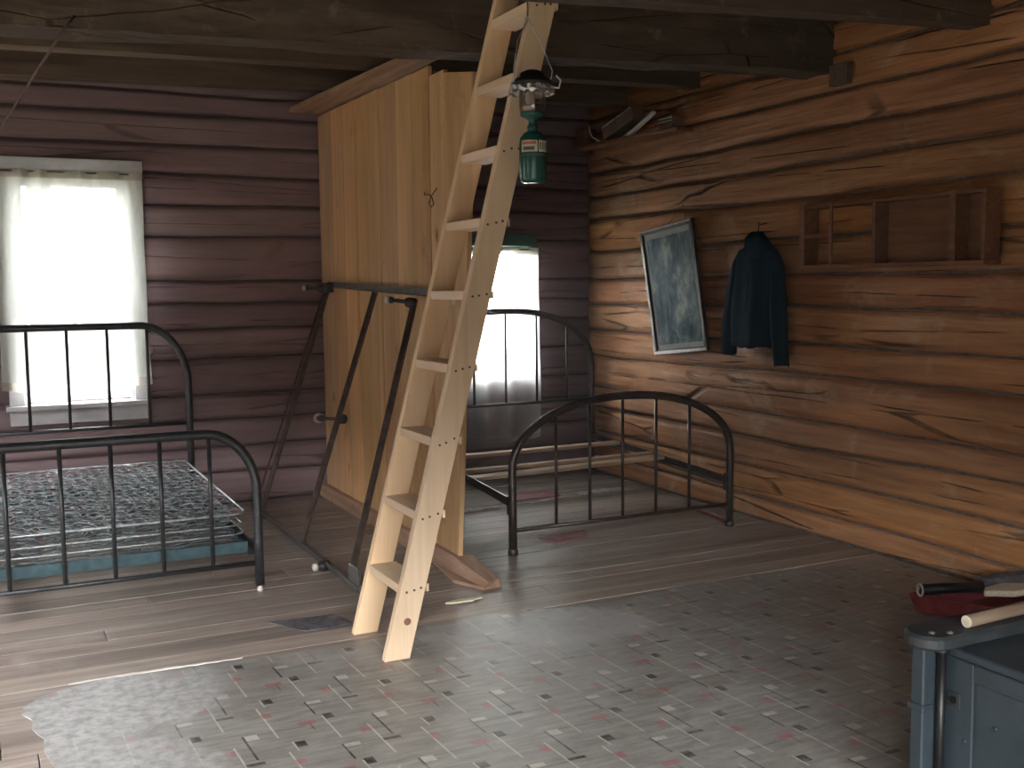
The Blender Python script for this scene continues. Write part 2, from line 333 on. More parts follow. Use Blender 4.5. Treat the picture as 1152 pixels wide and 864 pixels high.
# ------------------------------------------------------------------ mesh helpers
class MB:
    def __init__(s): s.v = []; s.f = []
    def add(s, vs, fs):
        o = len(s.v); s.v += [tuple(p) for p in vs]; s.f += [tuple(i + o for i in q) for q in fs]; return s
    def box(s, x0, x1, y0, y1, z0, z1, m=None):
        vs = [Vector(p) for p in ((x0, y0, z0), (x1, y0, z0), (x1, y1, z0), (x0, y1, z0), (x0, y0, z1), (x1, y0, z1), (x1, y1, z1), (x0, y1, z1))]
        if m is not None: vs = [m @ p for p in vs]
        return s.add(vs, [(3, 2, 1, 0), (4, 5, 6, 7), (0, 1, 5, 4), (1, 2, 6, 5), (2, 3, 7, 6), (3, 0, 4, 7)])
    def bar(s, p, q, w, h, up=(0, 0, 1)):
        p, q = Vector(p), Vector(q); d = (q - p).normalized(); u = Vector(up)
        a = d.cross(u).normalized(); b = a.cross(d).normalized()
        vs = []
        for c in (p, q):
            for i, j in ((-1, -1), (1, -1), (1, 1), (-1, 1)): vs.append(c + a * (w / 2 * i) + b * (h / 2 * j))
        return s.add(vs, [(0, 1, 2, 3)[::-1], (4, 5, 6, 7), (0, 1, 5, 4), (1, 2, 6, 5), (2, 3, 7, 6), (3, 0, 4, 7)])
    def tube(s, pts, r, n=10, closed=False, rad=None, caps=True):
        pts = [Vector(p) for p in pts]; k = len(pts); vs = []; fs = []
        prev = None
        for i, p in enumerate(pts):
            if closed: d = pts[(i + 1) % k] - pts[i - 1]
            else: d = pts[min(i + 1, k - 1)] - pts[max(i - 1, 0)]
            d.normalize()
            if prev is None:
                a = d.orthogonal().normalized()
            else:
                a = (prev - d * prev.dot(d)); a = a.normalized() if a.length > 1e-6 else d.orthogonal().normalized()
            prev = a; b = d.cross(a); rr = rad[i] if rad else r
            for j in range(n):
                t = 2 * math.pi * j / n; vs.append(p + (a * math.cos(t) + b * math.sin(t)) * rr)
        for i in range(k if closed else k - 1):
            i2 = (i + 1) % k
            for j in range(n): fs.append((i * n + j, i * n + (j + 1) % n, i2 * n + (j + 1) % n, i2 * n + j))
        if not closed and caps:
            fs.append(tuple(range(n))[::-1]); fs.append(tuple((k - 1) * n + j for j in range(n)))
        return s.add(vs, fs)
    def lathe(s, prof, c, n=24, axis=(0, 0, 1)):
        q = Vector((0, 0, 1)).rotation_difference(Vector(axis)).to_matrix(); c = Vector(c)
        vs = []; fs = []; k = len(prof)
        for r, z in prof:
            for j in range(n):
                t = 2 * math.pi * j / n; vs.append(c + q @ Vector((r * math.cos(t), r * math.sin(t), z)))
        for i in range(k - 1):
            for j in range(n): fs.append((i * n + j, i * n + (j + 1) % n, (i + 1) * n + (j + 1) % n, (i + 1) * n + j))
        fs.append(tuple(range(n))[::-1]); fs.append(tuple((k - 1) * n + j for j in range(n)))
        return s.add(vs, fs)
    def grid(s, fn, nu, nv):
        vs = [fn(i / nu, j / nv) for i in range(nu + 1) for j in range(nv + 1)]
        fs = [(i * (nv + 1) + j, (i + 1) * (nv + 1) + j, (i + 1) * (nv + 1) + j + 1, i * (nv + 1) + j + 1) for i in range(nu) for j in range(nv)]
        return s.add(vs, fs)
    def slab(s, poly, z0, z1, m=None):
        k = len(poly); vs = [Vector((x, y, z)) for z in (z0, z1) for x, y in poly]
        if m is not None: vs = [m @ p for p in vs]
        fs = [tuple(range(k))[::-1], tuple(range(k, 2 * k))] + [(i, (i + 1) % k, (i + 1) % k + k, i + k) for i in range(k)]
        return s.add(vs, fs)
    def build(s, name, mat, parent=None, smooth=False, bevel=0.0):
        me = bpy.data.meshes.new(name); me.from_pydata(s.v, [], s.f); me.validate(); me.update()
        import bmesh
        bm = bmesh.new(); bm.from_mesh(me)
        bmesh.ops.recalc_face_normals(bm, faces=bm.faces)
        if bevel > 0:
            bmesh.ops.bevel(bm, geom=list(bm.edges), offset=bevel, segments=1, affect='EDGES', clamp_overlap=True)
        bm.to_mesh(me); bm.free()
        if smooth:
            for p in me.polygons: p.use_smooth = True
        me.materials.append(MAT[mat])
        o = bpy.data.objects.new(name, me); COL.objects.link(o)
        if parent is not None: attach(o, parent)
        return o

def attach(o, parent):
    o.parent = parent
    w = Matrix.Translation(parent.location) if parent.type == 'EMPTY' else Matrix.Identity(4)
    o.matrix_parent_inverse = w.inverted()
def tag(o, label, cat=None, group=None, kind=None):
    o['label'] = label
    if cat: o['category'] = cat
    if group: o['group'] = group
    if kind: o['kind'] = kind
    return o
def thing(name, label, cat, loc, group=None):
    e = bpy.data.objects.new(name, None); COL.objects.link(e)
    e.empty_display_size = 0.1; e.location = loc
    return tag(e, label, cat, group)
def struct(o, label=None):
    o['kind'] = 'structure'
    if label: o['label'] = label
    return o
def rnd(a, b): return random.uniform(a, b)
def nz(x, y=0.0, z=0.0): return noise.noise(Vector((x, y, z)))
# ------------------------------------------------------------------ log walls
XR, YB, XL, YF, ZC = 3.98, 6.82, -2.6, -1.6, 2.70

def seam_fn(seams, i, seed):
    if i == 0 or i == len(seams) - 1: return lambda a: seams[i]
    return lambda a: seams[i] + 0.020 * nz(a * 0.55, i * 7.3, seed) + 0.007 * nz(a * 2.7, i * 3.1, seed + 5)

def log_wall(name, P, a0, a1, seams, openings, mat, chink, seed, thick=0.2, step=0.12, bulge=0.040, label=None):
    """P(a, z, d): a along the wall, d inward from the backing plane."""
    # backing with the openings cut out
    mb = MB()
    cuts = sorted({a0, a1} | {o[0] for o in openings} | {o[1] for o in openings})
    for lo, hi in zip(cuts[:-1], cuts[1:]):
        mid = (lo + hi) / 2; op = [o for o in openings if o[0] < mid < o[1]]
        zb0 = seams[0] - 0.1
        spans = [(zb0, seams[-1] + 0.1)] if not op else [(zb0, op[0][2]), (op[0][3], seams[-1] + 0.1)]
        for z0, z1 in spans:
            if z1 - z0 < 0.005: continue
            c = [P(a, z, d) for d in (-thick, 0.0) for (a, z) in ((lo, z0), (hi, z0), (hi, z1), (lo, z1))]
            mb.add(c, [(0, 1, 2, 3), (7, 6, 5, 4), (0, 4, 5, 1), (1, 5, 6, 2), (2, 6, 7, 3), (3, 7, 4, 0)])
    wall = struct(mb.build(name, chink), label)
    for i in range(len(seams) - 1):
        lo_f, hi_f = seam_fn(seams, i, seed), seam_fn(seams, i + 1, seed)
        z0, z1 = seams[i], seams[i + 1]
        ops = [o for o in openings if o[2] < z1 - 0.03 and o[3] > z0 + 0.03]
        segs = []; cur = a0
        for o in sorted(ops):
            segs.append((cur, o[0], None, None)); cur = o[1]
            if o[3] < z1 - 0.03: segs.append((o[0], o[1], o[3], None))
            if o[2] > z0 + 0.03: segs.append((o[0], o[1], None, o[2]))
        segs.append((cur, a1, None, None))
        prot = 0.010 * nz(i * 5.7, seed, 2.2)
        for (s0, s1, zlo, zhi) in segs:
            if s1 - s0 < 0.04: continue
            nu = max(3, int((s1 - s0) / step)); nv = 10
            def fn(u, v):
                a = s0 + (s1 - s0) * u
                zl = zlo if zlo is not None else lo_f(a) + (0.0045 if i else 0)
                zh = zhi if zhi is not None else hi_f(a) - 0.0045
                t = abs(2 * v - 1); z = zl + (zh - zl) * v
                d = bulge * (1 - t ** 9 * 0.55) + prot + 0.009 * nz(a * 1.1, z * 2.0, seed) + 0.007 * nz(a * 5.0, z * 7.0, seed + 3) * (1 - t ** 4)
                d += 0.004 * nz(a * 11.0, z * 14.0, seed + 9)
                if v in (0, 1) or u in (0, 1): d = -0.004
                return P(a, z, d)
            b = MB(); b.grid(fn, nu, nv)
            lg = b.build('log', mat, wall, smooth=True)
    return wall

BD = 0.042
right_seams = [0.0, 0.115, 0.296, 0.472, 0.612, 0.86, 1.03, 1.23, 1.405, 1.61, 1.83, 2.005, 2.17, 2.35, 2.54, ZC]
log_wall('wall_right', lambda a, z, d: (XR + BD - d, a, z), YF, YB + 0.05, right_seams, [], 'log_right', 'chink_grey', 1.0, label='orange brown hewn log wall with dark seams')
back_seams = [0.0, 0.19, 0.37, 0.54, 0.705, 0.93, 1.12, 1.27, 1.414, 1.69, 1.885, 2.06, 2.245, 2.43, 2.56, ZC]
W1 = (0.19, 0.80, 0.70, 2.02); W2 = (2.98, 3.52, 0.78, 1.66)
log_wall('wall_back', lambda a, z, d: (a, YB + BD - d, z), XL - 0.1, XR + 0.2, back_seams, [W1, W2], 'log_back', 'chink_back', 11.0, bulge=0.032, label='plum brown hewn log wall with two curtained windows')
WS = [(1.2, 2.3, 0.75, 1.8), (4.0, 5.6, 0.75, 1.8)]  # unseen left openings, added to let in daylight from the side
side_seams = [0.0, 0.2, 0.4, 0.62, 0.85, 1.08, 1.3, 1.55, 1.8, 2.05, 2.28, 2.5, ZC]
log_wall('wall_left', lambda a, z, d: (XL - BD + d, a, z), YF - 0.04, YB + 0.04, side_seams, WS, 'log_side', 'chink', 23.0, step=0.3)
DR = (-1.85, -0.85, 0.0, 2.05)
log_wall('wall_front', lambda a, z, d: (a, YF - BD + d, z), XL - 0.15, XR + 0.2, side_seams, [DR, (-0.6, 1.4, 0.75, 1.65)], 'log_side', 'chink', 31.0, step=0.3)  # unseen doorway and front opening, added for light from behind the viewer

# ------------------------------------------------------------------ floor: sub-floor and single planks
fl = struct(MB().box(XL - 0.04, XR + 0.04, YF - 0.04, YB + 0.04, -0.12, -0.028).build('floor', 'chink'), 'worn grey brown plank floor')
y = YF; k = 0
while y < YB:
    w = rnd(0.125, 0.165); y1 = min(y + w, YB)
    cut = rnd(-0.5, 3.4)
    for (x0, x1) in ((XL, cut - 0.002), (cut + 0.002, XR)):
        if x1 - x0 < 0.1: continue
        dz = rnd(-0.003, 0.0)
        MB().box(x0, x1, y + 0.0022, y1 - 0.0022, -0.028, dz).build('plank', 'floor', fl, bevel=0.0012)
    y = y1; k += 1

# linoleum with its torn edge
edge = [(0.13, YF + 0.02), (0.10, 0.6), (0.16, 1.3), (0.09, 2.1), (0.15, 2.7), (0.13, 3.10), (0.115, 3.25), (0.095, 3.38), (0.10, 3.46), (0.07, 3.55), (0.075, 3.62), (0.045, 3.70), (0.05, 3.76),
        (0.085, 3.79), (0.10, 3.845), (0.18, 3.865), (0.26, 3.905), (0.40, 3.90), (0.52, 3.895), (0.70, 3.875), (0.88, 3.868), (1.05, 3.85), (1.22, 3.862), (1.38, 3.885), (1.54, 3.915), (1.70, 3.92), (1.87, 3.945),
        (2.0, 3.905), (2.16, 3.87), (2.33, 3.845), (2.55, 3.87), (2.75, 3.895), (2.93, 3.90), (3.2, 3.88), (3.5, 3.845), (3.75, 3.825), (3.90, 3.80), (3.955, 3.80), (3.955, YF + 0.02)]
fine = []
for (xa, ya), (xb, yb) in zip(edge[:-2], edge[1:-1]):
    n = max(1, int(math.hypot(xb - xa, yb - ya) / 0.045))
    for i in range(n):
        t = i / n; fine.append((xa + (xb - xa) * t + (rnd(-0.010, 0.010) if i or xa > 0.3 else 0), ya + (yb - ya) * t + rnd(-0.012, 0.012)))
fine[0] = edge[0]; fine += edge[-2:]
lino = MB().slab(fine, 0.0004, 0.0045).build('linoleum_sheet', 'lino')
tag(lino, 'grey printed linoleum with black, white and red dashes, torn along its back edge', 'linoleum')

# ------------------------------------------------------------------ ceiling boards and beams
ce = struct(MB().box(XL - 0.04, XR + 0.04, YF - 0.04, YB + 0.04, ZC + 0.03, ZC + 0.12).build('ceiling', 'chink'), 'dark board ceiling over hewn beams')
x = XL
while x < XR:
    x1 = min(x + rnd(0.17, 0.25), XR)
    MB().box(x + 0.003, x1 - 0.003, YF, YB, ZC, ZC + 0.03 - rnd(0, 0.006)).build('board', 'ceil', ce)
    x = x1

def beam(pL, pR, depth, top, mat, label, rough, seed, xl=XL, xr=XR + 0.02):
    """pL, pR: front bottom edge at x = 0.13 and x = 3.98; hewn faces get noise."""
    (xa, ya, za), (xb, yb, zb) = pL, pR
    def at(x):
        t = (x - xa) / (xb - xa); return ya + (yb - ya) * t, za + (zb - za) * t
    n = 70; prof = [(0, 0), (0, 0.35), (0, 0.7), (0, 1), (1, 1), (1, 0.5), (1, 0), (0.5, 0)]
    vs = []; fs = []
    for i in range(n + 1):
        x = xl + (xr - xl) * i / n; yy, zz = at(x)
        for j, (p, q) in enumerate(prof):
            dy = rough * nz(x * 1.7, j * 3.3, seed) + rough * 0.5 * nz(x * 6, j * 5.1, seed)
            dz = rough * nz(x * 1.3, j * 2.3, seed + 4) + rough * 0.4 * nz(x * 7, j * 5.1, seed + 4)
            vs.append((x, yy + p * depth + dy, zz + q * (top - zz) + (dz if q < 1 else 0)))
    k = len(prof)
    for i in range(n):
        for j in range(k): fs.append((i * k + j, (i + 1) * k + j, (i + 1) * k + (j + 1) % k, i * k + (j + 1) % k))
    fs += [tuple(range(k)), tuple(n * k + j for j in range(k))[::-1]]
    o = MB().add(vs, fs).build('ceiling_beam', mat, ce)
    o['label'] = label
    return o
TOP = ZC - 0.001
beam((0.13, 5.0, 2.465), (3.98, 4.29, 2.44), 0.20, TOP, 'beam', 'thick hewn log beam with mottled knots', 0.016, 1.0)
beam((0.13, 5.60, 2.509), (3.98, 5.43, 2.558), 0.12, TOP, 'joist', 'sawn joist in front of the rearmost one', 0.004, 2.0)
beam((0.13, 6.40, 2.518), (3.98, 6.25, 2.572), 0.12, TOP, 'joist', 'rearmost sawn joist along the back wall', 0.004, 3.0)
beam((0.13, 3.42, 2.31), (3.98, 3.34, 2.475), 0.11, TOP, 'beam', 'dark beam in front of the ladder top', 0.006, 4.0)
beam((0.13, 1.9, 2.44), (3.98, 1.9, 2.44), 0.16, TOP, 'beam', 'dark beam overhead', 0.012, 5.0)
beam((0.13, 0.2, 2.44), (3.98, 0.2, 2.44), 0.16, TOP, 'beam', 'dark beam overhead', 0.012, 6.0)

# ------------------------------------------------------------------ plank partition
PX = 1.98
part = struct(MB().box(PX + 0.022, PX + 0.030, 4.62, YB, 0.06, 2.34).build('wall_partition', 'chink'), 'vertical pine plank partition')
yb_ = [6.80, 6.50, 6.27, 6.04, 5.82, 5.62, 5.36, 5.13, 4.89, 4.70]
for i, (ya, yc) in enumerate(zip(yb_[:-1], yb_[1:])):
    d = rnd(-0.003, 0.003)
    MB().box(PX + d, PX + 0.0215 + d * 0.2, yc + 0.0035, ya - 0.0035, 0.07 + rnd(-0.015, 0.01), 2.455 - 0.004 * i if i < 8 else 2.375).build('plank', 'pine', part, bevel=0.002)
# end board, its free edge sawn on a slant
MB().slab([(4.6965, 0.07), (4.6965, 2.36), (4.37, 2.305), (4.475, 1.35), (4.535, 0.75), (4.61, 0.07)], PX - 0.002, PX + 0.0215,
          Matrix(((0, 0, 1, 0), (1, 0, 0, 0), (0, 1, 0, 0), (0, 0, 0, 1)))).build('plank', 'pine', part, bevel=0.002)
# sole plate with a split end
MB().add([(1.93, 6.8, 0.001), (2.06, 6.8, 0.001), (2.06, 6.8, 0.075), (1.94, 6.8, 0.075),
          (1.93, 4.62, 0.001), (2.06, 4.62, 0.001), (2.06, 4.62, 0.075), (1.95, 4.62, 0.085),
          (1.95, 4.27, 0.001), (2.05, 4.29, 0.001), (2.06, 4.33, 0.028), (1.985, 4.28, 0.032)],
         [(0, 1, 2, 3), (0, 4, 5, 1), (1, 5, 6, 2), (2, 6, 7, 3), (3, 7, 4, 0), (4, 8, 9, 5), (5, 9, 10, 6), (6, 10, 11, 7), (7, 11, 8, 4), (8, 11, 10, 9)]).build('sole_plate', 'ledger', part)
sp2 = MB().slab([(1.885, 4.45), (1.93, 4.80), (1.946, 4.80), (1.975, 4.30), (1.955, 4.272)], 0.001, 0.016).build('splinter', 'ledger', part)
# ledger board along the head of the partition
MB().add([(1.80, 6.80, 2.475), (2.06, 6.80, 2.475), (2.06, 4.93, 2.475), (1.915, 5.0, 2.475)] + [(1.80, 6.80, 2.503), (2.06, 6.80, 2.503), (2.06, 4.93, 2.503), (1.915, 5.0, 2.503)],
         [(3, 2, 1, 0), (4, 5, 6, 7), (0, 1, 5, 4), (1, 2, 6, 5), (2, 3, 7, 6), (3, 0, 4, 7)]).build('ledger_board', 'ledger', part)

# ------------------------------------------------------------------ windows
def window(n, op, y, casing, mat, label, header):
    x0, x1, z0, z1 = op
    e = bpy.data.objects.new('window_%d' % n, None); COL.objects.link(e); e.location = ((x0 + x1) / 2, y, z0); struct(e, label)
    yi = y + 0.16                                    # sash plane, towards the outside
    for xa, xb in ((x0, x0 + 0.04), (x1 - 0.04, x1)):
        MB().box(xa, xb, yi - 0.02, yi + 0.02, z0, z1).build('sash_stile', mat, e)
    zm = (z0 + z1) / 2 - 0.08
    for za, zb in ((z0, z0 + 0.05), (zm - 0.02, zm + 0.02), (z1 - 0.04, z1)):
        MB().box(x0 + 0.04, x1 - 0.04, yi - 0.02, yi + 0.02, za, zb).build('sash_rail', mat, e)
    xm = (x0 + x1) / 2
    for za, zb in ((z0 + 0.05, zm - 0.02), (zm + 0.02, z1 - 0.04)):
        MB().box(xm - 0.009, xm + 0.009, yi - 0.012, yi + 0.012, za, zb).build('muntin', mat, e)
        for xa, xb in ((x0 + 0.04, xm - 0.009), (xm + 0.009, x1 - 0.04)):
            MB().box(xa, xb, yi - 0.002, yi + 0.002, za, zb).build('pane', 'glass', e)
    # reveal boards lining the opening
    MB().box(x0 - 0.001, x0 + 0.012, y + 0.001, yi - 0.02, z0, z1).build('jamb', mat, e)
    MB().box(x1 - 0.012, x1 + 0.001, y + 0.001, yi - 0.02, z0, z1).build('jamb', mat, e)
    MB().box(x0 + 0.012, x1 - 0.012, y + 0.001, yi - 0.02, z1 - 0.012, z1 + 0.001).build('head_jamb', mat, e)
    if casing:
        f = y - 0.022
        MB().box(x0 - casing, x0, f, y + 0.02, z0, z1).build('casing', mat, e, bevel=0.003)
        MB().box(x1, x1 + casing, f, y + 0.02, z0, z1).build('casing', mat, e, bevel=0.003)
        MB().box(x0 - casing - 0.012, x1 + casing + 0.012, f - 0.02, y + 0.02, z1, z1 + header).build('head_casing', mat, e, bevel=0.003)
        MB().box(x0 - casing - 0.02, x1 + casing, f - 0.045, yi - 0.02, z0 - 0.032, z0 - 0.001).build('sill', mat, e, bevel=0.003)
        MB().box(x0 - casing, x1 + casing - 0.01, f, y + 0.02, z0 - 0.12, z0 - 0.033).build('apron', mat, e, bevel=0.003)
    return e
window(1, W1, YB, 0.082, 'white_paint', 'white painted window behind a sheer curtain, left end of the back wall', 0.11)
w2 = window(2, W2, YB, 0, 'green_paint', 'low window behind the iron bed in the far corner', 0.0)
MB().box(2.93, 3.555, YB - 0.045, YB + 0.02, 1.64, 1.725).build('head_casing', 'green_paint', w2, bevel=0.003)
MB().box(3.525, 3.545, YB - 0.02, YB + 0.02, 0.76, 1.64).build('casing', 'green_paint', w2, bevel=0.003)

def curtain(name, label, xa, xb, zt, zb, y, folds, mat, hem, wob, seed, gather=0.0):
    e = thing(name, label, 'curtain', ((xa + xb) / 2, y, zb))
    def fn_at(z0f, z1f, off):
        def fn(u, v):
            z = z0f(u) + (z1f(u) - z0f(u)) * v
            t = (zt - z) / (zt - zb)
            x = xa + (xb - xa) * u + 0.02 * t * nz(z * 2.0, u * 3, seed) * (1 if u not in (0,) else 1) + gather * t * (u - 0.5)
            yy = y + off + wob * (0.5 + 0.5 * t) * math.sin(u * folds * 2 * math.pi + 2.4 * nz(u * 4, z * 1.5, seed)) + 0.010 * nz(u * 7, z * 4, seed + 2)
            return (x, yy, z)
        return fn
    low = lambda u: zb + 0.018 * nz(u * 3.0, seed, 1.0) + 0.03 * (2 * u - 1) ** 2
    hemtop = lambda u: low(u) + hem
    MB().grid(fn_at(hemtop, lambda u: zt, 0.0), 56, 30).build('cloth', mat, e, smooth=True)
    MB().grid(fn_at(low, hemtop, 0.0), 56, 3).build('hem', 'curtain_hem', e, smooth=True)
    MB().grid(fn_at(lambda u: zt - 0.045, lambda u: zt + 0.004, -0.004), 56, 3).build('heading', 'curtain_hem', e, smooth=True)
    MB().tube([(xa - 0.015, y + 0.004, zt - 0.01), (xb + 0.015, y + 0.004, zt - 0.01)], 0.006, 8).build('rod', 'grey_iron', e)
    return e
curtain('window_curtain', 'sheer white curtain over the window behind the black bed with the coil springs', 0.075, 0.885, 2.055, 0.765, YB - 0.075, 5, 'curtain_thick', 0.05, 0.020, 3.0)
curtain('window_curtain', 'long white curtain hanging behind the arched headboard in the far corner', 2.99, 3.545, 1.625, 0.255, YB - 0.075, 3, 'curtain', 0.03, 0.014, 8.0, gather=0.03)

# ------------------------------------------------------------------ outside the windows
struct(MB().box(-40, 40, -40, 60, -0.7, -0.5).build('ground_outside', 'grass'), 'grass outside the windows')
def tree(x, y, h0, r, n, seed):
    e = thing('leafy_tree', 'leafy green tree standing outside beyond the ' + ('left' if x < 2.5 else 'right') + ' curtained window', 'tree', (x, y, -0.5), 'trees outside the windows')
    MB().tube([(x, y, -0.5), (x + 0.1, y, h0 * 0.6), (x - 0.05, y + 0.1, h0 + r)], 0.16, 10, rad=[0.2, 0.16, 0.08]).build('trunk', 'trunk', e)
    rr = random.Random(seed); mb = MB()
    for i in range(n):
        while True:
            p = Vector((rr.uniform(-1, 1), rr.uniform(-1, 1), rr.uniform(-1, 1)))
            if 0.3 < p.length < 1: break
        c = Vector((x, y, h0 + r * 0.8)) + Vector((p.x * r * 1.3, p.y * r, p.z * r * 0.8))
        a = Vector((rr.uniform(-1, 1), rr.uniform(-1, 1), rr.uniform(-1, 1))).normalized(); b = a.orthogonal().normalized(); s = rr.uniform(0.08, 0.16)
        mb.add([c - a * s, c + b * s * 0.45, c + a * s, c - b * s * 0.45], [(0, 1, 2, 3)])
    o = mb.build('foliage', 'leaf', e); o['kind'] = 'stuff'
tree(0.6, 14.0, 3.1, 2.0, 3500, 1)
tree(5.9, 13.5, 2.6, 1.9, 3500, 2)

def low_sky_screen(pts, h, seed, label):
    """dense tree-like belt added round two sides of the yard to block low sky"""
    mb = MB(); n = 110
    segs = [math.dist(p, q) for p, q in zip(pts[:-1], pts[1:])]; tot = sum(segs)
    def at(u):
        d = u * tot
        for (p, q), L in zip(zip(pts[:-1], pts[1:]), segs):
            if d <= L + 1e-6: return p[0] + (q[0] - p[0]) * d / L, p[1] + (q[1] - p[1]) * d / L
            d -= L
        return pts[-1]
    def fn(u, v):
        x, y = at(u); x2, y2 = at(min(1, u + 0.03)); x1, y1 = at(max(0, u - 0.03))
        t = Vector((x2 - x1, y2 - y1)).normalized(); nrm = Vector((t.y, -t.x)); a = math.pi * v
        hh = (h[0] + (h[1] - h[0]) * u) * (1 + 0.18 * nz(u * 15, seed) + 0.10 * nz(u * 57, seed))
        r = 1.3 * (1 + 0.5 * nz(u * 33, v * 5, seed)) * math.cos(a)
        return (x + r * nrm.x, y + r * nrm.y, -0.5 + hh * math.sin(a) ** 0.5)
    mb.grid(fn, n, 14)
    return tag(mb.build('sky_screen_belt', 'belt', None, smooth=True), label, 'sky screen', None, 'stuff')
low_sky_screen([(-12, 24), (-12, -8), (-9, -13), (20, -13)], (6.4, 2.7), 3.0, 'unseen belt of dark trees added outside to block low sky')  # unseen belt added to keep low daylight off the upper walls

# ------------------------------------------------------------------ thin haze added through the room to give the milky window glare
_h = NT('glare_haze'); _h.t.nodes.remove(_h.b)
_v = _h.n('ShaderNodeVolumeScatter'); _v.inputs['Color'].default_value = (0.92, 0.94, 1.0, 1)
_v.inputs['Density'].default_value = 0.010; _v.inputs['Anisotropy'].default_value = 0.65
_h.l(_v.outputs[0], _h.out.inputs['Volume']); MAT['air'] = _h.mat
tag(MB().box(XL - 0.1, XR + 0.1, YF - 0.1, YB + 0.1, -0.07, ZC + 0.07).build('glare_haze', 'air'), 'thin pale haze added through the whole room for the milky window glare', 'haze', None, 'stuff')
# ------------------------------------------------------------------ ladder
LS = 0.2615                                            # lean: x gained per metre of height
def lx(z): return 1.293 + LS * z
lad = thing('wooden_ladder', 'tall new pine ladder with broad rails leaning up to the ceiling beams', 'ladder', (1.30, 3.79, 0))
zt = 2.68; hw = 0.049
def rail(y0, y1, zb):
    vs = [(lx(0) - hw, zb), (lx(0) + hw, zb), (lx(zt) + hw, zt), (lx(zt) - hw, zt)]
    b = MB().slab(vs, y0, y1, Matrix(((1, 0, 0, 0), (0, 0, 1, 0), (0, 1, 0, 0), (0, 0, 0, 1))))
    return b.build('rail', 'ladder', lad, bevel=0.002)
near = rail(3.592, 3.628, 0.0055); far = rail(3.952, 3.988, 0.001)
rungs_z = [0.261 + 0.268 * i for i in range(9)]
for z in rungs_z:
    x = lx(z)
    MB().box(x - 0.048, x + 0.062, 3.6285, 3.9515, z - 0.017, z + 0.017).build('rung', 'rung', lad, bevel=0.002)
    MB().box(x + 0.051, x + 0.0615, 3.596, 3.628, z - 0.014, z + 0.014).build('rung_end', 'rung', lad)
nail_me = None
for z in rungs_z:
    for k in (-0.028, 0.0, 0.028):
        for yy in (3.5905, 3.9505):
            if nail_me is None:
                nl = MB().lathe([(0.0045, -0.002), (0.0045, 0.0005), (0.003, 0.0015)], (0, 0, 0), 8, (0, -1, 0)).build('nail', 'nail', lad); nail_me = nl.data
            else:
                nl = bpy.data.objects.new('nail', nail_me); COL.objects.link(nl); attach(nl, lad)
            zz = z + k * LS + rnd(-0.004, 0.004)
            nl.location = (lx(zz) + k + rnd(-0.003, 0.003), yy, zz)
kn = MB().lathe([(0.014, -0.001), (0.0135, 0.0008), (0.007, 0.0012)], (lx(0.145) + 0.004, 3.5915, 0.145), 14, (0, -1, 0)).build('knot', 'knotwood', near) if 'knotwood' in MAT else None

# ------------------------------------------------------------------ iron beds
def post_path(xc, half, y, zs, rx, rz, n):
    """one bent tube: up a post, over the arch, down the other post"""
    pts = [(xc - half, y, 0.03), (xc - half, y, zs * 0.5), (xc - half, y, zs)]
    N = 16
    for i in range(1, N + 1):
        t = math.pi / 2 * i / N
        pts.append((xc - half + rx * (1 - math.cos(t) ** (2 / n)), y, zs + rz * math.sin(t) ** (2 / n)))
    pr = [(2 * xc - x, yy, z) for x, yy, z in reversed(pts)]
    if abs(pts[-1][0] - pr[0][0]) < 1e-4: pr = pr[1:]
    return pts + pr
def arch_z(x, xc, half, zs, rx, rz, n):
    s = half - abs(x - xc)
    if s >= rx: return zs + rz
    q = 1 - s / rx
    return zs + rz * (1 - q ** n) ** (1 / n)
def bed_end(root, pre, xc, half, y, zs, rx, rz, n, r, rail_z, xs, sr, mat, foot):
    fr = MB().tube(post_path(xc, half, y, zs, rx, rz, n), r, 14).build(pre + '_frame', mat, root, smooth=True)
    MB().tube([(xc - half + r * 0.6, y, rail_z), (xc + half - r * 0.6, y, rail_z)], 0.011, 10).build('cross_rail', mat, root, smooth=True)
    for x in xs:
        MB().tube([(x, y, rail_z), (x, y, arch_z(x, xc, half, zs, rx, rz, n))], sr, 10).build('spindle', mat, root, smooth=True)
    for s in (-1, 1):
        if foot == 'caster':
            c = MB().lathe([(0.010, 0.0), (0.014, 0.006), (0.012, 0.018), (0.008, 0.024), (0.010, 0.034)], (xc + s * half, y, 0), 12).build('caster', 'caster', root, smooth=True)
        else:
            c = MB().lathe([(r * 1.15, 0.0), (r * 1.3, 0.008), (r * 1.2, 0.028), (r * 1.02, 0.034)], (xc + s * half, y, 0), 14).build('foot_ferrule', mat, root, smooth=True)
    return fr
def side_rail(root, p, q, mat, inward):
    MB().bar(p, q, 0.005, 0.045).build('side_rail', mat, root).name
    p2 = (p[0] + inward * 0.017, p[1], p[2] - 0.020); q2 = (q[0] + inward * 0.017, q[1], q[2] - 0.020)
    MB().bar(p2, q2, 0.032, 0.005).build('rail_flange', mat, root)

